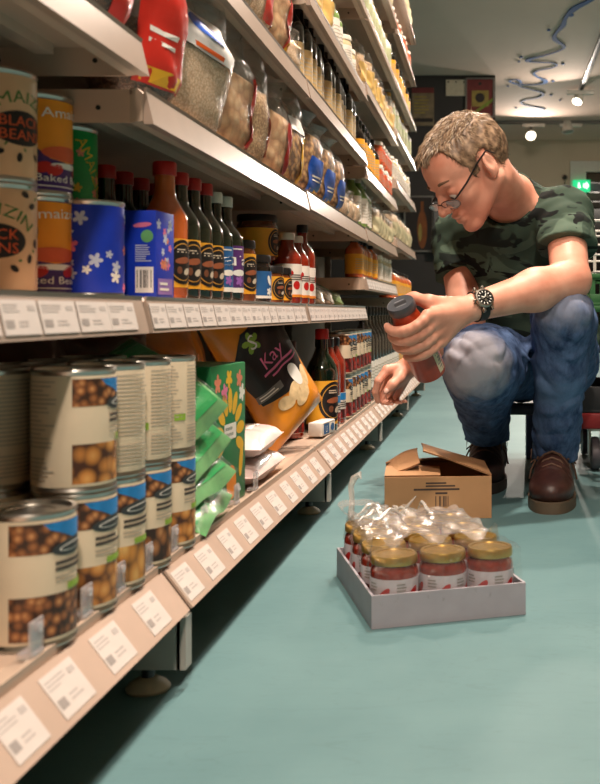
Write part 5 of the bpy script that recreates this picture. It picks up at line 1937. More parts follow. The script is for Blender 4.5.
def baked_bean_can():
    r, h = 0.039, 0.112
    o, s = tin_parts(r, h, m_purple)
    p = Print(cyl_map(r), step=0.004)
    p.rect(-r * 2.4, h * 0.80, r * 2.4, h * 0.94, m_orangecan)
    p.poly([(-r * 1.1, h * 0.80), (r * 1.1, h * 0.80), (r * 0.95, h * 0.45), (r * 0.6, h * 0.36), (0, h * 0.33), (-r * 0.6, h * 0.36), (-r * 0.95, h * 0.45)], m_orangecan)
    p.up().up().text('Amaizin', 0, h * 0.78, h * 0.10, m_white, r * 1.7, 0.06)
    p.ell(0, h * 0.42, r * 0.85, h * 0.075, m_orangered, 0, 22)
    p.ell(r * 0.1, h * 0.30, r * 0.7, h * 0.03, m_white, 0, 20)
    for x, z in ((-0.8, 0.27), (-0.45, 0.25), (0.5, 0.26), (0.85, 0.3)):
        p.ell(x * r, z * h, r * 0.26, h * 0.055, m_redcap, 0.3)
    p.up().text('Baked Beans', 0, h * 0.135, h * 0.075, m_white, r * 2.0)
    p.rect(-r, h * 0.085, r, h * 0.095, m_white)
    p.build('label_print', s)
    return o
m_greencan = mat('can_green', (24, 148, 66), 0.42, var=0.06)
def green_can():
    r, h = 0.039, 0.105
    o, s = tin_parts(r, h, m_greencan)
    p = Print(cyl_map(r), step=0.004)
    p.text('AMAIZIN', -r * 0.55, h * 0.50, h * 0.15, m_yellow, h * 0.75, R(-62))
    rn = random.Random(9)
    for i in range(14):
        p.flower(rn.uniform(-1.6, 1.6) * r, h * rn.uniform(0.1, 0.9), 0.006, rn.choice([m_salmon, m_yellow, m_mint]), 5, rn.uniform(0, 3))
    p.lines(-r * 1.9, h * 0.15, -r * 1.3, h * 0.85, 9, m_mint)
    p.build('label_print', s)
    return o
m_bluetin = mat('tin_blue', (22, 58, 190), 0.4, var=0.08)
m_paleflower = mat('print_pale_flower', (196, 204, 226), 0.5)
def scatter_flowers(p, x0, x1, z0, z1, n, seed):
    rn = random.Random(seed)
    for i in range(n):
        m_ = rn.choice([m_paleflower, m_paleflower, m_salmon, m_white, m_pinkp])
        p.flower(rn.uniform(x0, x1), rn.uniform(z0, z1), rn.uniform(0.004, 0.010), m_, 5, rn.uniform(0, 3), 0.4)
def blue_tin(r, h, seed):
    o, s = tin_parts(r, h, m_bluetin)
    p = Print(cyl_map(r), step=0.004)
    scatter_flowers(p, -r * 2.2, r * 1.4, 0.012, h - 0.014, 18, seed)
    p.build('label_print', s)
    return o
gm = 'tins at the near end of the middle shelf'
for lv in (0, 1):
    w = ('lower', 'upper')[lv]
    put('black_bean_can', black_bean_can, (-0.502, 1.01, MID_Z + 0.001 + lv * 0.1125), R(-66 + 42 * lv), '%s tan can with a black oval printed BLACK BEANS' % w, 'can', gm)
    put('baked_bean_can', baked_bean_can, (-0.514, 1.125, MID_Z + 0.001 + lv * 0.1125), R(-34 + 26 * lv), '%s purple and orange can of baked beans' % w, 'can', gm)
    put('green_can', green_can, (-0.530, 1.238, MID_Z + 0.001 + lv * 0.1055), R(-40 + 50 * lv), '%s green can with small flowers beside the purple can' % w, 'can', gm)
put('blue_tin', lambda: blue_tin(0.0385, 0.112, 4), (-0.500, 1.262, MID_Z + 0.001) if False else (-0.470, 1.168, MID_Z + 0.001), R(-40), 'tall blue tin with pale flowers next to the green cans', 'can', gm)
put('blue_tin_small', lambda: blue_tin(0.020, 0.066, 8), (-0.482, 1.252, MID_Z + 0.001), R(-40), 'short blue tin with pale flowers before the blue carton', 'can', gm)
def blue_box():
    o = empty('food_box', (0, 0, 0))
    w, d, h = 0.058, 0.044, 0.110
    b = MB()
    b.rbox(-d / 2, d / 2, -w / 2, w / 2, 0, h, 0.001)
    body = b.build('carton', m_bluetin, o)
    p = Print(face_map((d / 2, 0, 0), (0, 1, 0), (0, 0, 1), (1, 0, 0)), step=0.05)
    scatter_flowers(p, -w * 0.42, w * 0.42, 0.03, h - 0.008, 13, 6)
    p.up().rect(-w * 0.40, 0.006, w * 0.40, 0.026, mat('print_lilac', (142, 110, 180), 0.5)).up().lines(-w * 0.3, 0.009, w * 0.3, 0.023, 2, m_white)
    p.build('front_print', body)
    p = Print(face_map((0, -w / 2, 0), (1, 0, 0), (0, 0, 1), (0, -1, 0)), step=0.05)
    p.rect(-0.004, 0.008, 0.019, 0.040, m_white).up().bars(-0.002, 0.014, 0.017, 0.036, m_black)
    p.lines(-0.004, 0.046, 0.018, 0.068, 8, m_paleflower)
    p.ell(0.011, 0.078, 0.008, 0.008, m_mint).ell(0.005, 0.092, 0.012, 0.003, m_pinkp, 0.1)
    p.build('side_print', body)
    return o
put('blue_box', blue_box, (-0.436, 1.268, MID_Z + 0.001), R(-4), 'small blue carton with a barcode and pale flowers before the bottles', 'box')

# ---- bottom shelf beyond the orange pouch
put('big_bottle', lambda: bottle(0.038, 0.250, m_greenglass, m_redcap, m_ylabel, 0.08, 0.50, 'round', 0.0165, 0.40), (-0.415, 2.44, BASE_Z + 0.001), R(-30), 'large dark green bottle with red cap and yellow label on the bottom shelf', 'bottle')
def tomato_jar():
    return jar(0.037, 0.150, m_redglass, m_whitecap, m_wlabel, 0.08, 0.52, 'photo')
def tall_tomato_jar():
    return bottle(0.040, 0.225, m_redglass, m_blackcap, m_wlabel, 0.06, 0.36, 'photo', 0.024, 0.30)
put('tall_tomato_jar', tall_tomato_jar, (-0.475, 2.31, BASE_Z + 0.001), R(-20), 'tall passata bottle half hidden behind the orange pouch', 'bottle', 'passata bottles on the bottom shelf')
put('tall_tomato_jar', None, (-0.52, 2.36, BASE_Z + 0.001), R(-10), 'tall passata bottle in the back row behind the red capped bottle', 'bottle', 'passata bottles on the bottom shelf')
put('tall_tomato_jar', None, (-0.425, 2.535, BASE_Z + 0.001), R(-24), 'tall passata bottle right after the large red capped bottle', 'bottle', 'passata bottles on the bottom shelf')
put('tall_tomato_jar', None, (-0.425, 2.63, BASE_Z + 0.001), R(-16), 'second tall passata bottle after the large red capped bottle', 'bottle', 'passata bottles on the bottom shelf')
for i in range(6):
    for lv in (0, 1):
        put('tomato_can_jar', lambda: photo_tall(), (-0.42, 2.73 + i * 0.085, BASE_Z + 0.001 + lv * 0.119), R(-30 + 11 * ((i * 3 + lv) % 4)),
            '%s tomato can with a blue top, %s along from the passata bottles' % (('lower', 'upper')[lv], ORD[i]), 'can', 'tomato cans on the bottom shelf') if i or lv else \
        put('tomato_can_jar', lambda: photo_can(m_redphoto, 0.039, 0.118, 7), (-0.42, 2.73, BASE_Z + 0.001), R(-20), 'lower tomato can with a blue top, first along from the passata bottles', 'can', 'tomato cans on the bottom shelf')
for i in range(10):
    put('wine_bottle', lambda: bottle(0.038, 0.310, m_darkglass, m_blackcap, m_wlabel, 0.14, 0.42, 'plain', 0.0155, 0.36), (-0.425 - 0.0 * i, 3.30 + i * 0.095, BASE_Z + 0.001), R(-20 + 9 * (i % 4)),
        'dark wine bottle on the bottom shelf beyond his hands, %s from the tomato cans' % ORD[i], 'bottle', 'wine bottles on the bottom shelf')
for i in range(9):
    put('bottle_gold', lambda: bottle(0.036, 0.295, m_darkglass, m_goldcap, m_ylabel, 0.14, 0.42, 'plain', 0.0155, 0.36), (-0.43, 4.25 + i * 0.095, BASE_Z + 0.001), R(-20 + 9 * (i % 3)),
        'gold topped bottle on the farthest bottom shelf, %s from the near end' % ORD[i], 'bottle', 'gold topped bottles on the farthest bottom shelf')
# small white pack with blue print lying before the big bottle
def white_pack():
    o = empty('small_pack', (0, 0, 0))
    b = MB()
    b.rbox(-0.035, 0.0, -0.05, 0.05, 0, 0.032, 0.004)
    body = b.build('carton', m_wlabel, o)
    p = Print(face_map((0.0, 0, 0), (0, 1, 0), (0, 0, 1), (1, 0, 0)), step=0.05)
    p.rect(-0.04, 0.004, 0.0, 0.028, m_blabel).up().text('U', -0.02, 0.008, 0.016, m_white).ell(0.026, 0.016, 0.014, 0.009, m_blabel).rect(-0.046, 0.0285, 0.046, 0.030, m_ink)
    p.build('front_print', body)
    return o
put('white_pack', white_pack, (-0.382, 2.345, BASE_Z + 0.005), R(-8), 'small white and blue pack at the foot of the red capped bottle', 'pack')

# ---- clear divider clips standing on the bottom shelf edge
for i, y in enumerate((0.84, 0.945, 1.03, 1.115, 1.205, 1.33, 1.50, 1.62)):
    b = MB()
    b.rbox(-0.3845, -0.3815, -0.012, 0.012, 0.0, 0.030, 0.001)
    b.rbox(-0.395, -0.380, -0.010, 0.010, -0.0005, 0.004, 0.0012)
    b.lathe([(0.0, 0), (0.004, 0.0005), (0.0045, 0.003), (0.0, 0.0045)], 10, Matrix.Translation((-0.3815, 0, 0.024)) @ Matrix.Rotation(R(90), 4, 'Y'))
    o = b.build('divider_clip', film('clip_clear', (236, 230, 236), 0.30, 0.6, 0.0))
    o.location = (0, y, BASE_Z + 0.004)
    tag(o, 'clear plastic divider clip on the bottom shelf edge, %s from the camera' % ORD[i], 'clip', 'divider clips')

# ---- cellophane bags
m_film = film('bag_film', (245, 240, 232), 0.05, 0.22)
def bag(w, h, t, content, fill=0.6, band=None, n=20, seed=0, top=0.55, fan=0.75):
    """clear bag standing on the shelf: width y, thickness x, front +x; band = list of (v0, v1, a0, a1, material)"""
    rn = random.Random(seed)
    ph = [rn.uniform(0, 6.28) for _ in range(10)]
    o = empty('food_bag', (0, 0, 0))
    def surf(u, v, k=1.0):
        a = 2 * math.pi * u
        up = max(0.0, (v - top) / (1 - top))
        base = min(1.0, 0.72 + v / 0.16 * 0.28) if v < 0.16 else 1.0
        hw = w / 2 * base * (1 - (1 - fan) * up)
        ht = t / 2 * base * (1 - up) ** 0.75 + 0.0016
        ca, sa = math.cos(a), math.sin(a)
        p_ = 0.72
        x = ht * math.copysign(abs(ca) ** p_, ca)
        y = hw * math.copysign(abs(sa) ** p_, sa)
        rip = 0.004 * math.sin(a * 3 + ph[0] + v * 7) * math.sin(v * 9 + ph[1]) + 0.003 * math.sin(a * 5 + ph[2] - v * 16) * up + 0.002 * math.sin(a * 9 + ph[3] + v * 22)
        x += rip * (1 if v > 0.03 else 0) + up * 0.02 * math.sin(v * 8 + ph[4] + a)
        y += 0.006 * math.sin(v * 7 + ph[5]) * up
        return Vector((x * k, y * k, v * h))
    b = MB()
    b.grid(lambda u, v: surf(u, v * fill, 0.955), n, 10, True)
    b.add([surf(i / n, 0.0, 0.955) for i in range(n)], [tuple(range(n - 1, -1, -1))])
    ring = [surf(i / n, fill, 0.955) for i in range(n)]
    mid = [surf(i / n, fill, 0.55) + Vector((0, 0, h * 0.035 + 0.004 * math.sin(i * 2.1 + ph[6]))) for i in range(n)]
    c_ = Vector((0, 0, fill * h + h * 0.045))
    b.add(ring + mid + [c_], [(i, (i + 1) % n, n + (i + 1) % n, n + i) for i in range(n)] + [(n + i, n + (i + 1) % n, 2 * n) for i in range(n)])
    b.build('contents', content, o)
    b = MB()
    b.grid(lambda u, v: surf(u, v, 1.0), n, 18, True)
    f_ = b.build('clear_film', m_film, o)
    if band:
        for (v0, v1, a0, a1, m_, word) in band:
            b = MB()
            b.grid(lambda u, v: surf((a0 + (a1 - a0) * u) / 360.0, v0 + (v1 - v0) * v, 1.012) + Vector((0.0012, 0, 0)), 12, 8)
            lb = b.build('label_band', m_, o)
            if word:
                p = Print(lambda s, q, hh: surf((a0 + (a1 - a0) * (0.5 + s)) / 360.0, v0 + (v1 - v0) * (0.5 + q), 1.016 + hh) + Vector((0.0018, 0, 0)), step=0.2)
                if len(word) > 1:
                    p.text(word, 0.0, 0.10, 0.16, m_white, 0.6)
                if m_ is m_whiteband:
                    p.ell(0.1, 0.12, 0.22, 0.26, m_blueband, 0.3).up().ell(0.16, 0.10, 0.10, 0.14, m_whiteband).rect(-0.45, -0.46, 0.45, -0.36, m_orband).build('band_print', lb)
                    continue
                p.rect(-0.32, -0.02, 0.30, 0.03, m_white).rect(-0.32, -0.12, 0.10, -0.08, m_white).rect(-0.4, -0.48, 0.4, -0.34, m_yellow)
                p.build('band_print', lb)
    return o
m_grain = cells('grain_beige', [(230, 200, 160), (206, 170, 126), (156, 118, 80)], 220, rough=0.6, coat=0.0, bump=0.2)
m_rice = cells('grain_pale', [(246, 224, 196), (236, 208, 176), (206, 172, 138)], 300, rough=0.6, coat=0.0, bump=0.15)
m_crisp = cells('crispbread', [(236, 200, 156), (218, 174, 128), (184, 134, 92)], 48, rough=0.7, coat=0.0, bump=0.5)
m_seed = cells('seeds_dark', [(120, 84, 58), (78, 52, 36), (36, 24, 18)], 330, rough=0.5, coat=0.1, bump=0.5)
m_pasta = cells('pasta_nuts', [(226, 186, 124), (190, 140, 84), (96, 62, 36)], 80, rough=0.6, coat=0.1, bump=0.6)
m_redband = mat('band_red', (206, 44, 34), 0.35, var=0.06, coat=0.3)
m_orband = mat('band_orange', (226, 96, 36), 0.35, var=0.06, coat=0.3)
m_blueband = mat('band_blue', (28, 88, 190), 0.35, var=0.12, coat=0.3)
m_yellowband = mat('band_yellow', (240, 184, 40), 0.35, var=0.06, coat=0.3)
m_whiteband = mat('band_white', (232, 228, 226), 0.35, coat=0.3)
gbag = 'clear bags on the upper shelf of the second bay'
U1 = LEVELS[1][1] + 0.001
put('bag_red', lambda: bag(0.12, 0.235, 0.085, m_seed, 0.42, [(0.10, 0.66, -30, 52, m_redband, 'x')], seed=1), (-0.452, 1.245, U1), R(-28), 'clear bag of dark seeds with a bright red label beside the shelf end', 'bag', gbag, tilt=(R(-4), R(4)))
put('bag_rice', lambda: bag(0.19, 0.215, 0.115, m_rice, 0.52, [(0.52, 0.80, -60, 30, m_whiteband, 'x')], seed=2, top=0.62), (-0.468, 1.415, U1), R(-16), 'wide clear bag of pale rice with a white and blue label', 'bag', gbag, tilt=(R(-10), R(6)))
put('bag_crisp', lambda: bag(0.17, 0.232, 0.10, m_crisp, 0.55, [(0.10, 0.62, 30, 62, m_redband, None)], seed=3, top=0.6), (-0.462, 1.610, U1), R(-12), 'clear bag of beige crispbread with a red side stripe', 'bag', gbag, tilt=(R(-4), R(4)))
put('bag_grain', lambda: bag(0.12, 0.215, 0.09, m_grain, 0.62, [(0.1, 0.5, 34, 66, m_salmon, None)], seed=4), (-0.452, 1.768, U1), R(-14), 'clear bag of pale grain right after the crispbread bag', 'bag', gbag, tilt=(R(3), R(3)))
put('bag_redstripe', lambda: bag(0.13, 0.205, 0.09, m_crisp, 0.60, [(0.06, 0.56, 8, 34, mat('band_maroon', (156, 28, 28), 0.4), None), (0.05, 0.40, 36, 62, m_yellowband, None)], seed=5), (-0.452, 1.915, U1), R(-12), 'clear bag of grain with a dark red slanting stripe', 'bag', gbag, tilt=(R(-5), R(4)))
put('bag_yellow', lambda: bag(0.13, 0.20, 0.09, m_pasta, 0.66, [(0.04, 0.56, 12, 60, m_yellowband, None), (0.6, 0.75, -10, 50, m_whiteband, None)], seed=6), (-0.452, 2.055, U1), R(-12), 'clear bag of nuts with a yellow label on the upper shelf', 'bag', gbag, tilt=(R(-6), R(3)))
gbag2 = 'blue banded bags on the upper shelf of the third bay'
def blue_bag():
    return bag(0.15, 0.20, 0.10, m_pasta, 0.70, [(0.03, 0.45, -20, 60, m_blueband, 'x')], seed=7)
U2 = LEVELS[2][1] + 0.001
for i, y in enumerate((2.27, 2.47, 2.66)):
    put('bag_blue', blue_bag, (-0.455, y, U2), R(-14 + 4 * i), 'clear pasta bag with a blue band, %s on the third bay upper shelf' % ORD[i], 'bag', gbag2, tilt=(R(-5 + 3 * i), R(4)))
def knot_bag():
    return bag(0.11, 0.10, 0.08, m_rice, 0.6, None, seed=9)
for i, y in enumerate((2.80, 2.91, 3.02)):
    put('bag_small', knot_bag, (-0.445, y, U2), R(12 * i), 'small pale clear bag, %s after the blue banded bags' % ORD[i], 'bag', 'small pale bags')
U0 = LEVELS[0][1] + 0.001
put('bag_yellow0', lambda: bag(0.10, 0.18, 0.08, m_pasta, 0.7, [(0.02, 0.6, -60, 60, m_yellowband, None)], seed=10), (-0.452, 0.965, U0), R(-16), 'yellow banded bag on the nearest upper shelf', 'bag', 'bags on the nearest upper shelf')
put('bag_red0', lambda: bag(0.12, 0.20, 0.09, m_seed, 0.55, [(0.04, 0.66, 0, 60, m_redband, None)], seed=11), (-0.452, 1.085, U0), R(-16), 'red banded clear bag at the end of the nearest upper shelf', 'bag', 'bags on the nearest upper shelf')
# bags on the high shelf of the second bay
U3 = LEVELS[1][2] + 0.001
for i, (y, key, fn) in enumerate(((1.50, 'bag_or3', lambda: bag(0.12, 0.22, 0.085, m_rice, 0.6, [(0.16, 0.72, -20, 56, m_orband, 'x')], seed=13)), (1.64, 'bag_or3', None), (1.78, 'bag_wr', lambda: bag(0.12, 0.20, 0.085, m_rice, 0.6, [(0.12, 0.7, 0, 58, m_redband, None)], seed=14)),
                                  (1.92, 'bag_cr', lambda: bag(0.13, 0.20, 0.085, m_crisp, 0.62, [(0.06, 0.56, 12, 58, m_redband, 'x')], seed=15)), (2.07, 'bag_small', None))):
    put(key, fn, (-0.448, y, U3), R(-14), ['clear bag with an orange label, nearest on the high shelf', 'clear bag with an orange label, second on the high shelf', 'pale clear bag with a red label on the high shelf',
         'crispbread bag with a broad red label on the high shelf', 'small pale bag at the far end of the high shelf'][i], 'bag', 'bags on the high shelf of the second bay', tilt=(R(-4), R(3)))
# silvery packs on the third bay's middle shelf
m_foil = mat('foil_silver', (180, 172, 160), 0.22, metal=0.7, var=0.2, scale=40, bump=0.5, bscale=40)
m_foilgreen = mat('foil_green', (92, 112, 66), 0.3, var=0.2, scale=40, coat=0.4)
for i, (y, m_, tl) in enumerate(((2.42, m_foil, 45), (2.57, m_foil, 58), (2.72, m_foil, 64), (2.88, m_foilgreen, 70))):
    put('foil_pack_' + m_.name, lambda m_=m_: pillow(0.15, 0.14, 0.05, m_, None, 12, 'foil_pack', seed=21), (-0.44, y, MID_Z + 0.012), R(20), 'crinkled %s foil pack lying on the third middle shelf, %s from the camera' % ('silver' if m_ is m_foil else 'green', ORD[i]), 'pack', 'foil packs', tilt=(R(0), R(-tl)))

# ---- smaller goods on the far shelves
def small_jar_white(): return jar(0.034, 0.10, mat('jar_pale', (206, 188, 150), 0.25, var=0.2, coat=0.8), m_whitecap, m_wlabel, 0.12, 0.7, 'plain')
def small_jar_orange(): return jar(0.036, 0.085, mat('jar_orange', (196, 84, 36), 0.25, var=0.2, coat=0.8), m_whitecap, m_orangered, 0.12, 0.7, 'plain')
def oil_bottle(): return bottle(0.032, 0.215, m_darkglass, m_goldcap, mat('label_sand', (196, 166, 116), 0.5), 0.10, 0.45, 'plain', 0.014, 0.40)
def yellow_bottle(): return bottle(0.030, 0.165, m_darkglass, m_blackcap, m_ylabel, 0.10, 0.55, 'plain', 0.013, 0.38)
def short_yellow(): return bottle(0.030, 0.125, m_orangeglass, m_blackcap, m_ylabel, 0.10, 0.6, 'plain', 0.014, 0.30)
def green_bottle(): return bottle(0.033, 0.17, mat('plastic_green', (120, 150, 80), 0.35, coat=0.3), m_whitecap, m_wlabel, 0.12, 0.6, 'plain', 0.014, 0.35)
def white_bottle(): return bottle(0.034, 0.16, mat('plastic_white', (216, 212, 204), 0.35, coat=0.3), m_goldcap, mat('label_green', (176, 184, 140), 0.5), 0.2, 0.6, 'plain', 0.018, 0.32)
def sand_bag(): return bag(0.11, 0.15, 0.075, m_grain, 0.7, [(0.1, 0.5, -20, 50, mat('band_sand', (222, 184, 110), 0.4), None)], seed=31)
def pale_bag(): return bag(0.11, 0.14, 0.075, m_rice, 0.7, [(0.1, 0.5, -20, 50, mat('band_pale', (206, 196, 160), 0.4), None)], seed=32)
FILL = [  # bay, level, builder, first y, step, count, x, what
    (2, 2, 'oil_bottle', oil_bottle, 2.22, 0.075, 12, -0.45, 'dark bottle with sand coloured label', 'bottle'),
    (2, 3, 'orange_bag', sand_bag, 2.24, 0.125, 3, -0.45, 'clear bag with sand yellow label', 'bag'),
    (2, 3, 'green_bottle', green_bottle, 2.66, 0.08, 3, -0.45, 'green bottle with white cap', 'bottle'),
    (2, 3, 'white_jar', small_jar_white, 2.90, 0.078, 3, -0.445, 'pale jar with white lid', 'jar'),
    (2, 4, 'pale_bag', pale_bag, 2.70, 0.115, 4, -0.45, 'pale clear bag', 'bag'),
    (3, 0, 'short_yellow', short_yellow, 3.19, 0.07, 7, -0.44, 'amber bottle with yellow label', 'bottle'),
    (3, 0, 'white_jar', small_jar_white, 3.70, 0.08, 5, -0.44, 'pale jar with white lid', 'jar'),
    (3, 1, 'green_bottle', green_bottle, 3.19, 0.08, 4, -0.445, 'green bottle with white cap', 'bottle'),
    (3, 1, 'pale_bag', pale_bag, 3.55, 0.118, 5, -0.45, 'pale clear bag', 'bag'),
    (3, 2, 'yellow_bottle', yellow_bottle, 3.19, 0.072, 7, -0.44, 'dark bottle with yellow label', 'bottle'),
    (3, 2, 'orange_jar', small_jar_orange, 3.71, 0.082, 5, -0.44, 'orange jar with white lid', 'jar'),
    (3, 3, 'orange_bag', sand_bag, 3.21, 0.118, 8, -0.45, 'clear bag with sand yellow label', 'bag'),
    (3, 4, 'white_bottle', white_bottle, 3.20, 0.082, 11, -0.445, 'white bottle with gold cap', 'bottle'),
    (3, 5, 'pale_bag', pale_bag, 3.22, 0.13, 7, -0.45, 'pale clear bag', 'bag'),
    (4, 0, 'short_yellow', short_yellow, 4.20, 0.075, 12, -0.44, 'amber bottle with yellow label', 'bottle'),
    (4, 1, 'pale_bag', pale_bag, 4.22, 0.128, 7, -0.45, 'pale clear bag', 'bag'),
    (4, 2, 'white_jar', small_jar_white, 4.19, 0.082, 11, -0.44, 'pale jar with white lid', 'jar'),
    (4, 3, 'white_bottle', white_bottle, 4.20, 0.085, 11, -0.445, 'white bottle with gold cap', 'bottle'),
    (4, 4, 'yellow_bottle', yellow_bottle, 4.20, 0.082, 11, -0.44, 'dark bottle with yellow label', 'bottle'),
    (4, 5, 'orange_jar', small_jar_orange, 4.20, 0.09, 10, -0.44, 'orange jar with white lid', 'jar'),
    (4, 6, 'pale_bag', pale_bag, 4.22, 0.13, 7, -0.45, 'pale clear bag', 'bag'),
]
LEVEL_NAME = ['second', 'third', 'fourth', 'fifth', 'sixth', 'seventh', 'eighth']
rf = random.Random(17)
for bay_, lv, key, fn, y0, step, cnt, x, what, cat in FILL:
    for i in range(cnt):
        put(key, fn, (x + rf.uniform(-0.006, 0.006), y0 + i * step, LEVELS[bay_][lv] + 0.001), R(-25 + rf.uniform(-15, 15)),
            '%s, %s along the %s shelf up in the %s bay' % (what, ORD[i], LEVEL_NAME[lv], BAY_NAME[bay_]), cat, '%ss on the %s shelf of the %s bay' % (cat, LEVEL_NAME[lv], BAY_NAME[bay_]))
# small orange jars stacked a second time
for i in range(5):
    put('orange_jar', None, (-0.44, 3.71 + i * 0.082, LEVELS[3][2] + 0.087), R(-20), 'orange jar in the upper layer of the fourth bay stack, %s from the camera' % ORD[i], 'jar', 'upper layer of orange jars')

# ================================================================== THINGS ON THE FLOOR
# ---- tray of jars
m_traycard = mat('tray_grey_card', (160, 156, 164), 0.6, var=0.05)
TW, TD, TH = 0.222, 0.292, 0.046
tray_loc, tray_rot = Vector((-0.163, 1.352, 0.0)), R(18.0)
tray = empty('cardboard_tray', tray_loc, tray_rot, 'grey cardboard tray holding twelve sauce jars on the teal floor', 'tray')
b = MB()
b.box(0, TW, 0, TD, 0.0005, 0.004)
b.build('base', m_traycard, tray, smooth=False)
for nm, (x0, x1, y0, y1) in (('side', (0, TW, 0, 0.004)), ('side', (0, TW, TD - 0.004, TD)), ('side', (0, 0.004, 0.004, TD - 0.004)), ('side', (TW - 0.004, TW, 0.004, TD - 0.004))):
    b = MB()
    b.rbox(x0, x1, y0, y1, 0.0035, TH, 0.0008)
    b.build('tray_wall', m_traycard, tray, smooth=False)
TM = Matrix.Translation(tray_loc) @ Matrix.Rotation(tray_rot, 4, 'Z')
m_chutney = mat('chutney_red', (136, 44, 30), 0.2, var=0.3, scale=60, coat=1.0)
m_jarlabel = mat('jar_label_lilac', (206, 196, 204), 0.5, var=0.04)
rows = ['front', 'second', 'third', 'back']
cols = ['left', 'middle', 'right']
for j in range(4):
    for i in range(3):
        p_ = TM @ Vector((0.040 + i * 0.0705, 0.040 + j * 0.0705, 0.0045))
        put('tray_jar', lambda: jar(0.0338, 0.088, m_chutney, m_goldcap, m_jarlabel, 0.14, 0.66, 'pepper', 0.013), p_, tray_rot + R(-92 + 13 * ((i * 2 + j) % 4)),
            'gold lidded jar of red sauce, %s of the %s row in the grey tray' % (cols[i], rows[j]), 'jar', 'jars in the tray')
# torn shrink film over the jars: one crumpled sheet with a standing twisted strip
rn = random.Random(12)
W_, D_ = 0.19, 0.235
def crumple(x, y):
    return (0.010 * math.sin(x * 47 + 2 * math.sin(y * 31)) * math.sin(y * 41 + 1.3) + 0.006 * math.sin(x * 90 - y * 70 + 1.0) + 0.004 * math.sin(x * 150 + y * 130))
def sheet(u, v):
    x = 0.004 + u * 0.214
    y = 0.075 + v * 0.215
    z = 0.098 + abs(crumple(x, y)) * (0.5 + 1.2 * math.exp(-((u - 0.35) / 0.3) ** 2 - ((v - 0.75) / 0.35) ** 2))
    e = max(0, abs(2 * u - 1) - 0.86) / 0.14
    z -= e * 0.040
    x += (1 if u > 0.5 else -1) * e * (-0.006)
    if v < 0.12:
        z += 0.010 * (0.12 - v) / 0.12 * math.sin(u * 22)
    return TM @ Vector((x, y, max(z, 0.050)))
b = MB()
b.grid(sheet, 44, 44)
ridge = film('shrink_film', (238, 234, 232), 0.16, 0.5, 0.8, 70)
wrap = empty('shrink_wrap', TM @ Vector((0.11, 0.18, 0.093)), 0, 'torn clear shrink wrap crumpled over the jars in the tray', 'plastic wrap')
Wi = Matrix.Translation(-(TM @ Vector((0.11, 0.18, 0.093))))
def rel(mb):
    mb.v = [tuple(Wi @ Vector(p)) for p in mb.v]
    return mb
rel(b).build('crumpled_sheet', ridge, wrap)
# front film stretched from the lids to the tray edge
def front(u, v):
    x = 0.005 + u * 0.212
    y = 0.078 - 0.072 * min(1, v / 0.35) if v < 0.35 else 0.006 - 0.008 * (v - 0.35)
    z = 0.0955 if v < 0.35 else 0.0955 - (v - 0.35) / 0.65 * (0.055 + 0.012 * math.sin(u * 19))
    return TM @ Vector((x, y + 0.0015 * math.sin(u * 60 + v * 9), z + 0.0015 * math.sin(u * 47 + v * 21)))
b = MB()
b.grid(front, 40, 20)
rel(b).build('front_film', film('shrink_film_thin', (240, 238, 238), 0.02, 0.25, 0.8, 60), wrap)
# folds and the standing strip
m_fold = film('film_fold', (240, 236, 230), 0.45, 0.6, 0.6, 60)
b = MB()
for k in range(5):
    p0 = Vector((rn.uniform(0.01, 0.19), rn.uniform(0.10, 0.26), 0.115))
    a = rn.uniform(0, 3.1)
    L = rn.uniform(0.03, 0.07)
    pts = [p0 + Vector((math.cos(a), math.sin(a), 0)) * L * t + Vector((0, 0, 0.010 * math.sin(t * 3.1) - 0.004 + 0.004 * math.sin(t * 9 + k))) for t in np.linspace(0, 1, 7)]
    b.tube([TM @ p for p in pts], [0.0006, 0.002, 0.003, 0.0026, 0.003, 0.002, 0.0006], 6)
f_ = rel(b).build('film_folds', m_fold, wrap)
f_['kind'] = 'stuff'
def px_at(px, py, Y):
    return Vector(((px - 492) / 1000 * Y, Y, CAM_Z - (py - 312) / 1000 * Y))
b = MB()
b.tube([px_at(353, 545, 1.64), px_at(351, 520, 1.64), px_at(352, 500, 1.645), px_at(351, 486, 1.65), px_at(354, 478, 1.65), px_at(360, 474, 1.65), px_at(361, 479, 1.645)], [0.004, 0.0055, 0.0045, 0.005, 0.006, 0.005, 0.001], 7)
rel(b).build('twisted_strip', m_fold, wrap)
b = MB()
b.tube([px_at(398, 520, 1.62), px_at(404, 510, 1.62), px_at(411, 502, 1.62), px_at(416, 496, 1.62)], [0.004, 0.003, 0.002, 0.0006], 6)
rel(b).build('film_tail', m_fold, wrap)
# bubble of film standing up at the back left
def loop(u, v):
    a = u * 2 * math.pi
    r_ = 0.018 + 0.004 * math.sin(3 * a)
    return TM @ (Vector((0.030, 0.235, 0.112)) + Vector((math.cos(a) * r_ * 1.5, v * 0.05, math.sin(a) * r_ * 0.8)))
b = MB()
b.grid(loop, 20, 6, True)
rel(b).build('film_loop', ridge, wrap)

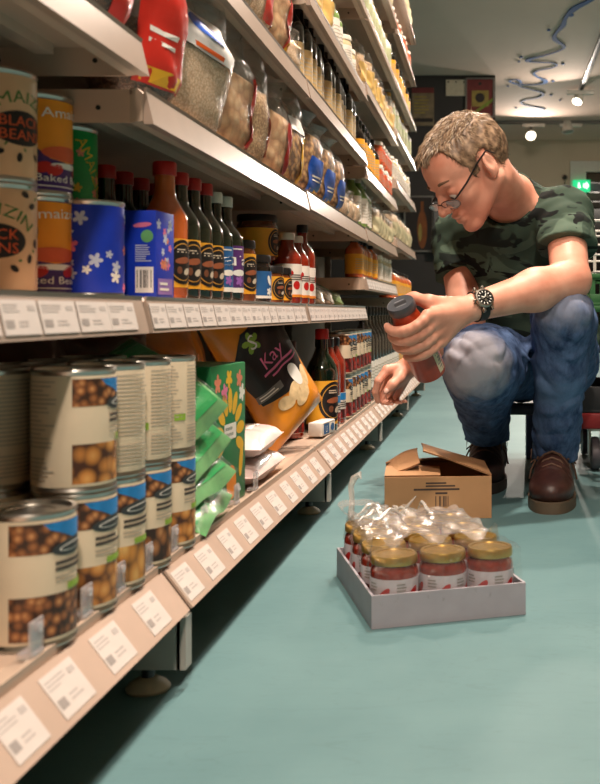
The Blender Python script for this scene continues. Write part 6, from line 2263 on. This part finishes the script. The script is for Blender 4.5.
# ---- open cardboard box
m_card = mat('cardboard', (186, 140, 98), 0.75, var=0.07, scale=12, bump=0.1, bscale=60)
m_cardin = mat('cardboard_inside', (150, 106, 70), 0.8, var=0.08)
cb_loc, cb_rot = Vector((-0.222, 2.065, 0.0)), R(5)
CW, CD, CH = 0.222, 0.205, 0.088
cbx = empty('cardboard_box', cb_loc, cb_rot, 'open brown cardboard box with raised flaps beside his foot', 'box')
b = MB()
b.box(0, CW, 0, CD, 0.0005, 0.004)
b.build('base', m_card, cbx, smooth=False)
for (x0, x1, y0, y1) in ((0, CW, 0, 0.004), (0, CW, CD - 0.004, CD), (0, 0.004, 0.004, CD - 0.004), (CW - 0.004, CW, 0.004, CD - 0.004)):
    b = MB()
    b.rbox(x0, x1, y0, y1, 0.0035, CH, 0.0008)
    w_ = b.build('box_wall', m_card, cbx, smooth=False)
    if y0 == 0 and x1 == CW and y1 < 0.01:
        p = Print(face_map((0, 0, 0), (1, 0, 0), (0, 0, 1), (0, -1, 0)), step=0.3)
        mi = mat('carton_ink', (70, 56, 50), 0.7)
        p.lines(0.085, 0.066, 0.150, 0.078, 2, mi, random.Random(1), 0.55)
        p.rect(0.060, 0.060, 0.155, 0.064, mi).rect(0.105, 0.052, 0.130, 0.056, mi)
        p.bars(0.105, 0.026, 0.136, 0.048, mi, 12)
        p.rect(0.085, 0.014, 0.150, 0.017, mi).rect(0.075, 0.006, 0.160, 0.009, mi)
        p.build('carton_print', w_)
def flap(hinge0, hinge1, length, direction, warp=0.01, taper=0.0, name='flap'):
    h0, h1, d_ = Vector(hinge0), Vector(hinge1), Vector(direction).normalized()
    nrm = (h1 - h0).cross(d_).normalized()
    def f(u, v, s_):
        p = h0.lerp(h1, taper * v + u * (1 - 2 * taper * v)) + d_ * (v * length)
        p += nrm * (warp * math.sin(v * 2.4) * math.sin(u * 3 + 0.5) + s_ * 0.0016)
        return p
    b = MB()
    b.use(m_card)
    b.grid(lambda u, v: f(u, v, 1), 8, 8)
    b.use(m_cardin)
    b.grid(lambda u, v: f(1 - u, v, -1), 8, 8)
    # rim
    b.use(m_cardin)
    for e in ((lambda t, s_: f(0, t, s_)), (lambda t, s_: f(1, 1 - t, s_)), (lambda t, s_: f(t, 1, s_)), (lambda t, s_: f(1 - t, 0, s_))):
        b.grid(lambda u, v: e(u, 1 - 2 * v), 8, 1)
    b.build(name, None, cbx, smooth=False)
flap((0.0, 0.002, CH + 0.002), (CW * 0.52, 0.002, CH + 0.002), 0.09, (0.02, 1, 0.06), 0.004)
flap((CW, 0.004, CH + 0.001), (CW, CD - 0.004, CH + 0.001), 0.150, (-0.93, 0.04, 0.30), 0.006, 0.12)
flap((0.002, CD - 0.004, CH + 0.001), (0.002, 0.03, CH + 0.001), 0.075, (0.75, 0.05, 0.28), 0.014)
flap((CW - 0.03, CD - 0.002, CH + 0.001), (0.0, CD - 0.002, CH + 0.001), 0.07, (0, -0.85, 0.14), 0.008)

# ---- trolley behind him: red deck, castors, black crate and green crates
tr = empty('trolley', (0.225, 2.66, 0), 0, 'red decked trolley with dark castors behind his left leg', 'trolley')
b = MB()
b.rbox(0.0, 0.60, 0.0, 0.42, 0.118, 0.160, 0.006)
b.build('deck', mat('trolley_red', (120, 24, 26), 0.45, var=0.1), tr)
for (x, y) in ((0.055, 0.06), (0.055, 0.36), (0.54, 0.06), (0.54, 0.36)):
    b = MB()
    b.use(mat('castor_grey', (84, 78, 84), 0.5))
    T = Matrix.Translation((x, y, 0.046)) @ Matrix.Rotation(R(90), 4, 'Y')
    b.lathe([(0.0, -0.012), (0.030, -0.012), (0.044, -0.010), (0.046, 0.0), (0.044, 0.010), (0.030, 0.012), (0.0, 0.012)], 24, T)
    w_ = b.build('castor_wheel', None, tr)
    b = MB()
    for s_ in (-1, 1):
        b.rbox(x + s_ * 0.016 - 0.002, x + s_ * 0.016 + 0.002, y - 0.018, y + 0.018, 0.035, 0.112, 0.001)
    b.rbox(x - 0.02, x + 0.02, y - 0.02, y + 0.02, 0.108, 0.1185, 0.001)
    b.build('castor_fork', m_screw, w_)
def crate(name, loc, w, d, h, m_, label):
    o = empty(name, loc, 0, label, 'crate')
    b = MB()
    b.rbox(0, w, 0, d, 0, 0.008, 0.002)
    b.build('crate_base', m_, o)
    for (x0, x1, y0, y1) in ((0, w, 0, 0.008), (0, w, d - 0.008, d), (0, 0.008, 0.008, d - 0.008), (w - 0.008, w, 0.008, d - 0.008)):
        b = MB()
        b.rbox(x0, x1, y0, y1, 0.006, h * 0.35, 0.002)
        b.rbox(x0, x1, y0, y1, h * 0.80, h, 0.002)
        nb = 9 if (x1 - x0) > (y1 - y0) else 6
        for i in range(nb):
            if x1 - x0 > y1 - y0:
                xx = x0 + (x1 - x0 - 0.014) * i / (nb - 1)
                b.box(xx, xx + 0.014, y0 + 0.001, y1 - 0.001, h * 0.34, h * 0.81)
            else:
                yy = y0 + (y1 - y0 - 0.014) * i / (nb - 1)
                b.box(x0 + 0.001, x1 - 0.001, yy, yy + 0.014, h * 0.34, h * 0.81)
        b.rbox(min(x0, x0), x1, y0 - 0.003 if y0 == 0 and x1 == w and y1 < 0.01 else y0, y1, h - 0.012, h + 0.0, 0.002)
        b.build('crate_wall', m_, o)
    return o
m_blackcrate = mat('crate_black', (24, 24, 27), 0.5)
m_greencrate = mat('crate_green', (40, 92, 48), 0.5, var=0.08)
crate('plastic_crate', (0.235, 2.665, 0.161), 0.58, 0.40, 0.20, m_blackcrate, 'black plastic crate standing on the red trolley deck')
crate('plastic_crate', (0.260, 2.670, 0.362), 0.55, 0.39, 0.085, m_greencrate, 'lower green plastic crate on the trolley stack')
crate('plastic_crate', (0.262, 2.672, 0.448), 0.55, 0.39, 0.085, m_greencrate, 'upper green plastic crate on the trolley stack')
# white wire basket on the crates
wb = empty('wire_basket', (0.270, 2.69, 0.534), 0, 'white wire basket on top of the green crates', 'basket')
m_wirew = mat('wire_white', (206, 202, 196), 0.4)
for z in (0.004, 0.05, 0.10, 0.142):
    b = MB()
    b.tube([(0.005, 0.005, z), (0.52, 0.005, z), (0.52, 0.35, z), (0.005, 0.35, z)], 0.003 if z < 0.14 else 0.004, 6, closed=True)
    b.build('wire_ring', m_wirew, wb)
for i in range(14):
    x = 0.005 + 0.515 * i / 13
    b = MB()
    b.tube([(x, 0.005, 0.142), (x, 0.005, 0.004), (x, 0.35, 0.004), (x, 0.35, 0.142)], 0.0022, 6)
    b.build('wire_rib', m_wirew, wb)
